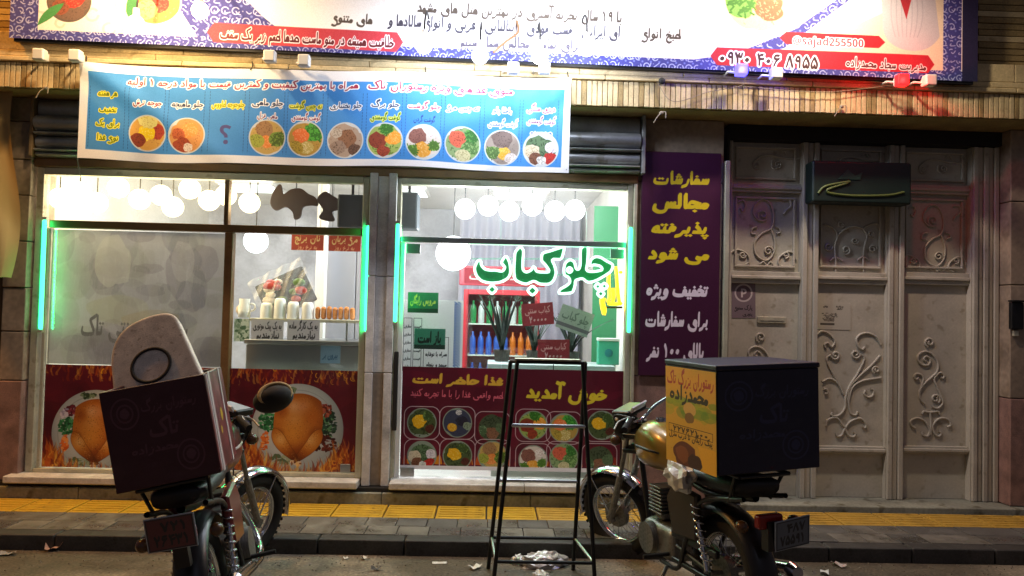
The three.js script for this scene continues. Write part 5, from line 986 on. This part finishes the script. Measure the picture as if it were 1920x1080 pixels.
// ---------- delivery motorcycles: x forward, y up, z to the rider's right; rear axle over the origin ----------
const rubber = weathered([26, 25, 24], { span: .2, patch: .3, speck: .3, f: 4, rough: .85, relief: .001, s: 90, size: 128 }), chrome = weathered([206, 208, 212], { span: .4, patch: .08, speck: .05, f: 4, rough: .16, relief: .0001, s: 91, metal: 1, size: 128, stain: .15 });
const castAlu = weathered([130, 128, 122], { span: .3, patch: .25, speck: .15, f: 4, rough: .45, relief: .0006, s: 92, metal: .7, size: 128, stain: .5 }), vinyl = plain(0x151414, .5), blackPaint = plain(0x121213, .35);
function motorcycle(name, label, { at, heading, lean, steer, tank, panel, kit }) {
  const o = thing(name, label, 'motorcycle', at); o.rotation.order = 'YXZ'; o.rotation.y = heading; o.rotation.x = lean;
  const R = .285, WB = 1.22, rake = .47;
  // the steering turns about the head
  const head = V3(.9, .86, 0), axis = V3(-Math.sin(rake), Math.cos(rake), 0);
  const T = new THREE.Matrix4().makeTranslation(head.x, head.y, head.z).multiply(new THREE.Matrix4().makeRotationAxis(axis, steer)).multiply(new THREE.Matrix4().makeTranslation(-head.x, -head.y, -head.z));
  const front = (g) => (Array.isArray(g) ? merge(g) : g.clone()).applyMatrix4(T);
  const wheel = (nm, cx, turn) => {
    const w = new THREE.Group(); w.name = nm; o.add(w); const f = (g) => { const q = (Array.isArray(g) ? merge(g) : g).translate(cx, R, 0); return turn ? q.applyMatrix4(T) : q; };
    part('tyre', f(new THREE.TorusGeometry(R - .045, .045, 12, 44)), rubber, w);
    const knobs = []; for (let i = 0; i < 40; i++) for (const s of [-1, 1]) { const a = (i + (s > 0 ? .5 : 0)) / 40 * 6.2832; knobs.push(new THREE.BoxGeometry(.018, .012, .026).translate(0, R - .003, s * .02).rotateX(0).rotateZ(a)); }
    part('tread', f(knobs), rubber, w);
    part('rim', f([new THREE.TorusGeometry(R - .085, .012, 8, 40).scale(1, 1, 1.6), new THREE.TorusGeometry(R - .098, .007, 6, 40).scale(1, 1, 2)]), chrome, w);
    const sp = []; for (let i = 0; i < 28; i++) { const a = i / 28 * 6.2832, b = a + (i % 2 ? .45 : -.45), s = i % 4 < 2 ? .026 : -.026; sp.push(rod([Math.cos(b) * .045, Math.sin(b) * .045, s], [Math.cos(a) * (R - .095), Math.sin(a) * (R - .095), 0], .0022, .0022, 5)); }
    part('spokes', f(sp), chrome, w);
    part('hub', f([new THREE.CylinderGeometry(.062, .062, .055, 20).rotateX(Math.PI / 2), new THREE.CylinderGeometry(.09, .085, .03, 24).rotateX(Math.PI / 2).translate(0, 0, -.02), new THREE.CylinderGeometry(.014, .014, .2, 10).rotateX(Math.PI / 2)]), castAlu, w);
    return w;
  };
  wheel('rear_wheel', 0, false); wheel('front_wheel', WB, true);
  // fork, lamp, bars: all turn with the steering
  const low = V3(WB, R, 0), topv = head.clone().add(V3(.02, .04, 0));
  for (const s of [-.085, .085]) part('fork_leg', front([rod([low.x, low.y, s], [low.x + (topv.x - low.x) * .5, low.y + (topv.y - low.y) * .5, s], .022), rod([low.x + (topv.x - low.x) * .45, low.y + (topv.y - low.y) * .45, s], [topv.x + .01, topv.y + .02, s], .015), rod([low.x + .012, low.y + .02, s], [low.x - .01, low.y - .03, s], .026)]), s > 0 ? castAlu : castAlu, o);
  part('fork_yoke', front([box(.84, .97, .86, .895, -.12, .12, .01), box(.87, 1.0, .76, .79, -.11, .11, .01)]), blackPaint, o);
  const fend = (r, a0, a1, cx, hw, mat, nm, turn) => { const pts = []; for (let i = 0; i <= 8; i++) { const t = i / 8 * Math.PI - Math.PI / 2; pts.push([Math.sin(t) * hw, Math.cos(t) * hw * .55]); }
    const n = 26, pos = [], idx = []; for (let i = 0; i <= n; i++) { const a = a0 + (a1 - a0) * i / n; for (const [zz, up] of pts) pos.push(cx + Math.cos(a) * (r + up), R + Math.sin(a) * (r + up), zz); }
    const k = pts.length; for (let i = 0; i < n; i++) for (let j = 0; j < k - 1; j++) { const b = i * k + j; idx.push(b, b + 1, b + k, b + 1, b + k + 1, b + k); }
    const g = new THREE.BufferGeometry(); g.setAttribute('position', new THREE.Float32BufferAttribute(pos, 3)); g.setAttribute('uv', new THREE.Float32BufferAttribute(new Float32Array(pos.length / 3 * 2), 2)); g.setIndex(idx); g.computeVertexNormals();
    const m = mat.clone(); m.side = THREE.DoubleSide; return part(nm, turn ? front(g) : g, m, o); };
  fend(R + .012, -.15, 2.35, WB, .055, chrome, 'front_fender', true);
  part('fender_stay', front([rod([WB, R, .075], [WB + .14, R + .26, .05], .005), rod([WB, R, -.075], [WB + .14, R + .26, -.05], .005), rod([WB, R, .075], [WB - .2, R + .22, .05], .005), rod([WB, R, -.075], [WB - .2, R + .22, -.05], .005)]), chrome, o);
  part('headlight', front([lathe([[.001, .1], [.05, .09], [.085, .04], [.095, -.02], [.09, -.03]], 24).rotateZ(Math.PI / 2).translate(1.02, .9, 0)]), kit.lampHousing ?? blackPaint, o);
  part('headlight_glass', front(ball(1.045, .9, 0, .086, .25, 1, 1)), new THREE.MeshPhysicalMaterial({ color: 0xe8eef0, roughness: .1, metalness: .4, clearcoat: 1 }), o);
  part('instrument', front([box(.9, 1.04, .985, 1.03, -.1, .1, .015)]), blackPaint, o);
  part('instrument_face', front([new THREE.BoxGeometry(.01, .05, .15).rotateZ(.6).translate(.895, 1.03, 0)]), plain(0xd8dce4, .15, .3), o);
  part('indicator', front(ball(1.0, .86, -.15, .032, 1.2, 1, 1)), plain(0x4a3018, .2), o); part('indicator', front(ball(1.0, .86, .15, .032, 1.2, 1, 1)), plain(0x4a3018, .2), o);
  part('handlebar', front(tube([[.72, 1.03, -.38], [.76, 1.05, -.28], [.86, 1.0, -.14], [.9, .95, -.06], [.9, .95, .06], [.86, 1.0, .14], [.76, 1.05, .28], [.72, 1.03, .38]], .012, 60)), chrome, o);
  for (const s of [-1, 1]) { part('grip', front(rod([.715, 1.028, s * .39], [.755, 1.048, s * .27], .019)), rubber, o); part('lever', front(tube([[.78, 1.05, s * .24], [.82, 1.04, s * .3], [.8, 1.02, s * .38]], .006, 12)), castAlu, o); }
  if (kit.mirror) for (const s of [-1, 1]) part('mirror', front([rod([.8, 1.05, s * .2], [.78, 1.2, s * .28], .005), ball(.78, 1.24, s * .3, .055, .25, .8, 1)]), blackPaint, o);
  // frame
  part('frame', [tube([[.9, .84, 0], [.7, .76, 0], [.35, .68, 0], [.1, .66, 0], [-.25, .72, 0]], .02), tube([[.93, .78, 0], [.86, .5, 0], [.76, .26, 0], [.5, .2, 0]], .018), tube([[.5, .2, .1], [.3, .22, .11], [.2, .4, .12], [.05, .64, .12], [-.32, .74, .12]], .013), tube([[.5, .2, -.1], [.3, .22, -.11], [.2, .4, -.12], [.05, .64, -.12], [-.32, .74, -.12]], .013), rod([.9, .72, 0], [.905, .92, 0], .03)], blackPaint, o);
  part('swingarm', [rod([0, R, .09], [.32, .33, .1], .017), rod([0, R, -.09], [.32, .33, -.1], .017)], blackPaint, o);
  for (const s of [-.12, .12]) { const coil = []; for (let i = 0; i <= 60; i++) { const t = i / 60, a = t * 6.2832 * 8; coil.push([.0 + .1 * t + Math.cos(a) * .024, .34 + .28 * t, s + Math.sin(a) * .024]); } part('shock_absorber', [rod([0, .3, s], [.12, .66, s], .013), tube(coil, .0055, 160, 5)], chrome, o); }
  // engine with fins
  const fins = []; for (let i = 0; i < 8; i++) fins.push(new RoundedBoxGeometry(.15 - (i > 5 ? .02 : 0), .01, .17, 1, .004).translate(.6, .45 + i * .021, 0));
  part('crankcase', [box(.38, .74, .2, .4, -.1, .1, .05), new THREE.CylinderGeometry(.1, .1, .05, 24).rotateX(Math.PI / 2).translate(.5, .3, .11), new THREE.CylinderGeometry(.09, .09, .05, 24).rotateX(Math.PI / 2).translate(.62, .3, -.11)], castAlu, o);
  part('cylinder_fins', [...fins, new RoundedBoxGeometry(.1, .2, .12, 1, .02).translate(.6, .5, 0)], castAlu, o);
  part('carburettor', [box(.42, .54, .46, .54, -.04, .04, .02), rod([.3, .5, 0], [.43, .5, 0], .03)], castAlu, o);
  part('exhaust_pipe', tube([[.68, .5, .03], [.8, .44, .06], [.78, .26, .12], [.6, .2, .15], [.3, .24, .16], [.1, .28, .16]], .02, 50), chrome, o);
  part('muffler', [rod([.16, .275, .165], [-.3, .36, .17], .038, .05, 18), rod([-.3, .36, .17], [-.34, .366, .17], .05, .03, 18)], chrome, o);
  part('chain_guard', [box(-.08, .36, .38, .42, -.12, -.09, .01), box(-.08, .36, .24, .27, -.12, -.09, .01)], blackPaint, o);
  // tank lofted from sections, seat, covers
  const sect = (x, w, y0, y1) => { const r = []; for (let i = 0; i < 20; i++) { const a = i / 20 * 6.2832, c = Math.cos(a), s = Math.sin(a), p = (v) => Math.sign(v) * Math.abs(v) ** .75; r.push([x, (y0 + y1) / 2 + p(s) * (y1 - y0) / 2, p(c) * w]); } return r; };
  const loft = (ss) => { const pos = [], idx = [], k = ss[0].length; for (const s of ss) for (const p of s) pos.push(...p); for (let i = 0; i < ss.length - 1; i++) for (let j = 0; j < k; j++) { const a = i * k + j, b = i * k + (j + 1) % k; idx.push(a, b, a + k, b, b + k, a + k); }
    for (const [r, f] of [[0, 1], [ss.length - 1, -1]]) for (let j = 1; j < k - 1; j++) idx.push(r * k, r * k + (f > 0 ? j + 1 : j), r * k + (f > 0 ? j : j + 1));
    const g = new THREE.BufferGeometry(); g.setAttribute('position', new THREE.Float32BufferAttribute(pos, 3)); g.setIndex(idx); g.computeVertexNormals(); return metres(g); };
  const tk = part('fuel_tank', loft([sect(.86, .045, .76, .86), sect(.82, .1, .72, .92), sect(.72, .14, .69, .97), sect(.58, .145, .69, .97), sect(.46, .115, .7, .92), sect(.38, .07, .71, .85)]), tank, o);
  part('tank_cap', new THREE.CylinderGeometry(.032, .034, .02, 18).translate(.66, .978, 0), chrome, tk); part('tank_stripe', [loft([sect(.8, .108, .8, .83), sect(.72, .146, .8, .84), sect(.58, .151, .8, .84), sect(.48, .124, .8, .83)])], kit.stripe, tk);
  part('seat', loft([sect(.44, .07, .74, .8), sect(.36, .11, .72, .82), sect(.1, .13, .71, .815), sect(-.2, .13, .72, .83), sect(-.3, .1, .74, .83)]), vinyl, o);
  for (const s of [-1, 1]) part('side_cover', slab([[.08, .44], [.3, .42], [.36, .6], [.3, .68], [.08, .66]], .02, 0, .012), panel, o, [0, 0, s > 0 ? .11 : -.13]);
  fend(R + .03, .5, 3.3, 0, .075, blackPaint, 'rear_fender', false);
  part('mud_flap', box(-.36, -.35, .14, .34, -.085, .085, .003), rubber, o);
  for (const q of [-1, 1]) part('footpeg', rod([.42, .26, q * .1], [.42, .26, q * .26], .012), rubber, o);
  part('kickstand', tube([[.4, .2, -.12], [.38, .1, -.2], [.36, .0 + kit.standDrop, -.27]], .012, 16), castAlu, o);
  part('tail_light', [box(-.37, -.32, .6, .67, -.07, .07, .015)], plain(0x7a1414, .25), o);
  for (const s of [-1, 1]) part('indicator', ball(-.34, .62, s * .15, .03, 1.2, 1, 1), plain(0x4a3018, .2), o);
  const plate = part('licence_plate', box(-.006, 0, -.075, .075, -.1, .1, .002), plain(0x9ca4ac, .5), o, [-.385, kit.plateY, kit.plateZ], [kit.plateTilt, 0, .15]);
  const pm = print(200, 150, (g) => { g.fillStyle = kit.plateInk ?? '#59616c'; g.fillRect(0, 0, 200, 150); g.strokeStyle = '#262a30'; g.lineWidth = 5; g.strokeRect(4, 4, 192, 142); fa(g, kit.plate[0], 60, 176, 62, 42, '#1c2026', null, .16); fa(g, kit.plate[1], 24, 176, 126, 46, '#1c2026', null, .16); }, .5);
  part('plate_lettering', new THREE.PlaneGeometry(.19, .142).rotateY(-Math.PI / 2).translate(-.0075, 0, 0), pm, plate);
  part('plate_bracket', box(-.38, -.33, .5, .64, -.03, .03), blackPaint, o);
  for (const c of [front(tube([[.86, .99, .1], [1.0, .96, .12], [1.02, .8, .06], [.95, .7, .02]], .005, 20)), front(tube([[.84, 1.0, -.12], [1.02, 1.0, -.1], [1.04, .84, -.05], [1.12, .5, -.06]], .005, 20))]) part('cable', c, vinyl, o);
  // carrier
  part('carrier', [rod([-.32, .845, .14], [.12, .845, .14], .01), rod([-.32, .845, -.14], [.12, .845, -.14], .01), rod([-.32, .845, -.14], [-.32, .845, .14], .01), rod([-.1, .845, -.14], [-.1, .845, .14], .01), rod([.08, .845, -.14], [.08, .845, .14], .01), rod([-.28, .845, .14], [-.2, .7, .12], .009), rod([-.28, .845, -.14], [-.2, .7, -.12], .009)], blackPaint, o);
  return o;
}
function deliveryBox(o, { l, w, h, x, y, z = 0, shell, faces, open }) {        // faces: rear, left, right prints
  const b = new THREE.Group(); b.name = 'delivery_box'; b.position.set(x, y, z); o.add(b);
  const t = .022;
  part('shell', [box(0, l, 0, t, -w / 2, w / 2, .004), box(0, t, t, h, -w / 2, w / 2, .004), box(l - t, l, t, h, -w / 2, w / 2, .004), box(t, l - t, t, h, -w / 2, -w / 2 + t, .003), box(t, l - t, t, h, w / 2 - t, w / 2, .003)], shell, b);
  if (!open) part('lid', box(-.006, l + .006, h + .001, h + .028, -w / 2 - .006, w / 2 + .006, .008), shell, b);
  if (faces.rear) part('rear_print', new THREE.PlaneGeometry(w - .01, h - .01).rotateY(-Math.PI / 2).translate(-.0025, h / 2, 0), faces.rear, b);
  if (faces.left) part('left_print', new THREE.PlaneGeometry(l - .004, h + .0).rotateY(Math.PI).translate(l / 2, h / 2 - .005, -w / 2 - .0035), faces.left, b);
  if (faces.right) part('right_print', new THREE.PlaneGeometry(l - .01, h - .01).translate(l / 2, h / 2, w / 2 + .0025), faces.right, b);
  return b;
}
const ringPrint = (bg, ink, ww, hh) => print(ww, hh, (g, W, H) => {
  g.fillStyle = bg; g.fillRect(0, 0, W, H);
  for (let i = 0; i < 60; i++) blob(g, rr(0, W), rr(0, H), rr(10, 60), rr(6, 30), 'rgba(255,255,255,.012)');
  g.strokeStyle = ink; g.lineWidth = W * .016; for (const [x, y] of [[.2, .24], [.76, .76]]) { g.beginPath(); g.arc(W * x, H * y, W * .13, 0, 7); g.stroke(); g.beginPath(); g.arc(W * x, H * y, W * .075, 0, 7); g.stroke(); blob(g, W * x, H * y, W * .05, W * .045, ink); }
  fa(g, 'رستوران بزرگ', W * .36, W * .9, H * .24, H * .085, ink, null, .13); fa(g, 'تاک', W * .4, W * .7, H * .5, H * .15, ink, null, .15); fa(g, 'محمدزاده', W * .2, W * .66, H * .66, H * .08, ink, null, .13);
}, .5);
{ // right machine: golden tank, big dark box with a yellow poster on its left side
  const gold = new THREE.MeshPhysicalMaterial({ color: 0x8a6a14, roughness: .3, metalness: .25, clearcoat: .8, clearcoatRoughness: .15 });
  const o = motorcycle('delivery_motorcycle', 'motorcycle with golden tank and large dark box, right of the black stand', { at: [1.27, 0, 2.18], heading: Math.PI / 2 + .3, lean: -.03, steer: .5, tank: gold, panel: plain(0x2a2218, .4), kit: { mirror: false, stripe: plain(0x14120c, .4), plate: ['۴۸۷', '۷۵۵۹۱'], plateY: .58, plateZ: .1, plateTilt: -.1, standDrop: .01 } });
  const poster = print(460, 560, (g, W, H) => {
    g.fillStyle = '#c89a2a'; g.fillRect(0, 0, W, H);
    for (let i = 0; i < 40; i++) blob(g, rr(0, W), rr(0, H * .25), rr(30, 90), rr(14, 40), 'rgba(210,150,40,.3)');
    for (let i = 0; i < 30; i++) blob(g, rr(0, W), H * .4 + rr(-50, 40), rr(30, 90), rr(14, 40), ['rgba(80,130,30,.4)', 'rgba(150,160,30,.4)'][i % 2]);
    blob(g, W * .5, H * .42, 60, 40, '#c8a050'); blob(g, W * .5, H * .5, 46, 30, '#7c5a24');
    fa(g, 'رستوران بزرگ تاک', 16, W - 16, 90, 62, '#a03a1c', null, .15); fa(g, 'محمدزاده', 40, W - 60, 180, 76, '#2c2410', null, .15);
    g.strokeStyle = '#4c3410'; g.lineWidth = 4; g.strokeRect(30, H * .6, W - 60, 44); fa(g, '۲۲۷۶۲۱۰۰', 60, W - 60, H * .6 + 36, 30, '#3c2a0c', null, .15); fa(g, 'پیک رایگان تا درب منزل', 30, W - 30, H * .72, 30, '#3c2a0c');
    blob(g, W * .4, H * .9, 110, 80, '#5c2c14'); blob(g, W * .34, H * .88, 60, 50, '#7c4420'); blob(g, W * .6, H * .94, 60, 50, '#3c1c10'); g.fillStyle = '#d8a01c'; g.beginPath(); g.moveTo(W * .66, H * .76); g.lineTo(W, H * .76); g.lineTo(W, H); g.lineTo(W * .76, H); g.fill();
    for (let i = 0; i < 200; i++) { g.fillStyle = 'rgba(60,40,10,.25)'; g.fillRect(rr(0, W), rr(0, H), rr(1, 5), rr(1, 4)); }
  }, .55);
  deliveryBox(o, { l: .46, w: .58, h: .485, x: -.36, y: .872, shell: plain(0x12122a, .5), faces: { rear: ringPrint('#1a1a30', '#2e3050', 520, 480), left: poster } });
  part('plastic_bag', (() => { const g = new THREE.IcosahedronGeometry(.09, 3), p = g.attributes.position; for (let i = 0; i < p.count; i++) { const v = V3(p.getX(i), p.getY(i), p.getZ(i)), k = 1 + .5 * perlin.noise(v.x * 22, v.y * 22, v.z * 22); p.setXYZ(i, v.x * k * 1.3, v.y * k * .9, v.z * k * .6); } g.computeVertexNormals(); return g; })(), plain(0xb8b4ac, .35), o, [.16, .76, -.18]);
}
{ // left machine: leaning on its stand, maroon box standing open with a foam lid
  const red = new THREE.MeshPhysicalMaterial({ color: 0x5a1218, roughness: .35, clearcoat: .6, clearcoatRoughness: .2 });
  const o = motorcycle('delivery_motorcycle', 'leaning motorcycle with maroon box and raised foam lid in front of the left window', { at: [-1.23, 0, 2.48], heading: Math.PI / 2 + .17, lean: -.2, steer: -.75, tank: red, panel: red, kit: { mirror: false, stripe: plain(0xc8c0b8, .4), plate: ['۷۲۱', '۲۶۴۳۱'], plateY: .66, plateZ: -.02, plateTilt: .05, plateInk: '#5a2c30', standDrop: .05 } });
  const b = deliveryBox(o, { l: .43, w: .42, h: .43, x: -.36, y: .858, shell: plain(0x3a0f18, .5), open: true, faces: { rear: ringPrint('#3c1620', '#5a3440', 460, 400), right: print(400, 400, (g, W, H) => { g.fillStyle = '#6c2028'; g.fillRect(0, 0, W, H); for (let i = 0; i < 50; i++) blob(g, rr(0, W), rr(0, H), rr(8, 50), rr(8, 70), ['rgba(160,110,110,.25)', 'rgba(60,14,20,.3)'][i % 2]); g.fillStyle = '#c8a81c'; blob(g, 220, 190, 22, 26, '#c8a81c'); blob(g, 170, 250, 14, 18, '#c8a81c'); g.fillStyle = '#b8a8a8'; g.fillRect(30, 0, 26, H); g.fillRect(300, 0, 20, H); }, .3) } });
  const foam = weathered([224, 214, 196], { span: .3, patch: .15, speck: .2, f: 5, rough: .8, relief: .001, stain: .4, s: 95, size: 128 });
  // foam lid: rounded slab standing in the open box
  const sh = new THREE.Shape(); sh.moveTo(-.19, 0); sh.lineTo(-.185, .2); sh.bezierCurveTo(-.17, .33, -.1, .36, 0, .365); sh.bezierCurveTo(.06, .365, .1, .36, .115, .32); sh.lineTo(.19, 0); sh.closePath();
  const fl = part('foam_lid', metres(new THREE.ExtrudeGeometry(sh, { depth: .05, bevelEnabled: true, bevelSize: .014, bevelThickness: .014, bevelSegments: 3, curveSegments: 10 }).scale(.98, 1.12, 1)), foam, b, [.3, .34, -.03], [0, -Math.PI / 2, 0]);
  fl.rotation.set(0, -Math.PI / 2, 0); fl.rotateZ(.12); fl.rotateX(-.55);
  part('ring', new THREE.TorusGeometry(.085, .008, 8, 36).scale(1, 1.02, .6).translate(-.02, .15, .068), S.dark, fl);
  part('strap', [box(.06, .1, -.004, .434, .2115, .2145), box(.31, .34, -.004, .434, .2115, .2145)], plain(0xc2b4b0, .3), b);
  // hand muff on the right grip
  const mf = part('hand_muff', ball(0, 0, 0, .1, 1.15, .75, 1.15, 18), plain(0x1c1712, .9), o, [.78, 1.02, .34], [0, .4, -.35]); part('muff_lining', new THREE.TorusGeometry(.088, .014, 8, 24).rotateY(Math.PI / 2).scale(1, .7, 1).translate(-.06, .012, 0), plain(0xa88c60, .95), mf);
}
// ---------- black stand in front of the door ----------
{
  const o = thing('steel_stand', 'tall black steel stand with rungs in front of the glass door', 'stand', [.36, 0, 1.45]);
  const F = [[-.3, 0, .16], [-.185, 1.3, .03]], Fr = [[.3, 0, .16], [.215, 1.3, .03]], Bk = [[-.33, 0, -.12], [-.225, 1.3, -.0]], Br = [[.2, 0, -.12], [.235, 1.3, -.0]];
  for (const [a, b] of [F, Fr, Bk, Br]) part('leg', rod(a, b, .0125, .0125, 8), S.blackSteel, o);
  const L = ([a, b], y) => a.map((v, i) => v + (b[i] - v) * y / 1.3);
  part('rung', rod(L(F, .92), L(Fr, .92), .011), S.steel, o); part('rung', rod(L(Bk, .56), L(Br, .56), .011), S.steel, o); part('rung', rod(L(Bk, .2), L(Br, .2), .01), S.blackSteel, o); part('rung', rod(L(F, .13), L(Fr, .13), .01), S.blackSteel, o);
  part('side_bar', rod(L(F, .13), L(Bk, .2), .009), S.steel, o); part('side_bar', rod(L(Fr, .13), L(Br, .2), .009), S.steel, o);
  part('top_frame', [rod(F[1], Fr[1], .011), rod(Bk[1], Br[1], .011), rod(F[1], Bk[1], .011), rod(Fr[1], Br[1], .011)], S.blackSteel, o);
  part('top_plate', box(-.2, .2, 1.312, 1.322, -.02, .06, .003), S.alu, o);
}
// ---------- litter along the gutter ----------
function crumple(name, label, category, [x, z], [w, h, d], mat, turn, group) {
  const g = new THREE.IcosahedronGeometry(1, 5), p = g.attributes.position, s = rr(0, 50);
  for (let i = 0; i < p.count; i++) { const v = V3(p.getX(i), p.getY(i), p.getZ(i)), k = .8 + .35 * Math.abs(perlin.noise(v.x * 2.2 + s, v.y * 2.2, v.z * 2.2)) + .28 * Math.abs(perlin.noise(v.x * 5 + s, v.y * 5, v.z * 5)); p.setXYZ(i, v.x * k * w, Math.max(v.y * k * h, -h * .2), v.z * k * d); }
  g.computeVertexNormals(); g.computeBoundingBox(); g.translate(0, -g.boundingBox.min.y + .002, 0);
  const m = tag(part(name, metres(g), mat, scene, [x, 0, z], [0, turn, 0]), label, category, group);
  return m;
}
const foil = new THREE.MeshPhysicalMaterial({ color: 0xbdb9b4, roughness: .3, metalness: .35 }), paperW = plain(0xd4d0c8, .8), paperB = plain(0xb4927e, .85);
crumple('crumpled_bag', 'large crumpled pale plastic bag on the road under the black stand', 'bag', [0.384, 1.236], [.16, .07, .1], foil, .2);
crumple('crumpled_bag', 'small crumpled pale bag beside the large one under the stand', 'bag', [0.222, 1.212], [.06, .045, .05], foil, 1);
crumple('crumpled_bag', 'crumpled pale bag at the bottom edge below the stand', 'bag', [0.35, 1.497], [.07, .04, .05], foil, 2);
crumple('crumpled_bag', 'dim crumpled bag behind the right motorcycle tyre', 'bag', [1.817, 1.254], [.1, .05, .07], plain(0x6c6c74, .4), 1.3);
function scrap(label, [x, z], w, d, mat, turn, lift = .02) {
  const g = new THREE.PlaneGeometry(w, d, 6, 6).rotateX(-Math.PI / 2), p = g.attributes.position;
  for (let i = 0; i < p.count; i++) { const a = p.getX(i) / w, b = p.getZ(i) / d; p.setY(i, .003 + lift * (Math.abs(a + .3 * b) ** 1.3) + lift * .3 * (1 + Math.sin(a * 9 + b * 5)) * .5); }
  g.computeVertexNormals(); const m = mat.clone(); m.side = THREE.DoubleSide;
  tag(part('paper_scrap', g, m, scene, [x, 0, z], [0, turn, 0]), label, 'litter', 'paper scraps along the gutter');
}
scrap('folded pinkish paper scrap at the kerb on the far left', [-2.766, 1.085], .1, .09, paperB, .4, .07); scrap('grey paper scrap at the left edge against the kerb', [-2.995, 1.206], .1, .05, plain(0x8c8680, .8), .2, .03);
scrap('small white card on the wet road left of the stand', [-.279, 1.236], .09, .04, paperW, .1, .002); scrap('torn white scrap between the card and the stand', [-.054, 1.328], .08, .05, paperW, .8, .03); scrap('small pale scrap in the gutter in the middle', [-.881, 1.18], .03, .03, paperW, .5, .015); scrap('dark bent strip on the road in the middle', [-.657, 1.394], .06, .03, plain(0x5c5650, .8), .2, .04);
scrap('white scrap on the road right of the left motorcycle', [-.765, 1.185], .03, .04, paperW, .9, .03); scrap('pinkish scrap right of the right motorcycle', [2.278, 1.028], .05, .05, paperB, .3, .05); scrap('bright torn scrap at the lower right edge of the road', [2.145, 1.341], .06, .05, paperW, 1.2, .03); scrap('pale scrap near the kerb on the far right', [2.306, 1.181], .05, .09, plain(0xa89a94, .8), .4, .03); scrap('tiny white scrap under the left motorcycle plate', [-2.143, 1.088], .03, .03, paperW, .4, .01);
{ // a wire hanging off the left box
  const n = 900, g = new THREE.IcosahedronGeometry(.006, 0), im = new THREE.InstancedMesh(g, plain(0x7a7062, .9), n), m = new THREE.Matrix4(), q = new THREE.Quaternion();
  for (let i = 0; i < n; i++) { const d = Math.abs(rr(-1, 1) * rr(0, 1)), s = rr(.3, 1.1); q.setFromEuler(new THREE.Euler(rr(0, 6), rr(0, 6), rr(0, 6))); m.compose(V3(rr(-4, 4), .002, 1.112 + d * 1.3), q, V3(s, s * .7, s)); im.setMatrixAt(i, m); }
  im.name = 'gutter_grit'; lit(im); scene.add(tag(im, 'loose grit and crumbs along the gutter', 'grit', null, 'stuff'));
}
renderer.render(scene, camera);
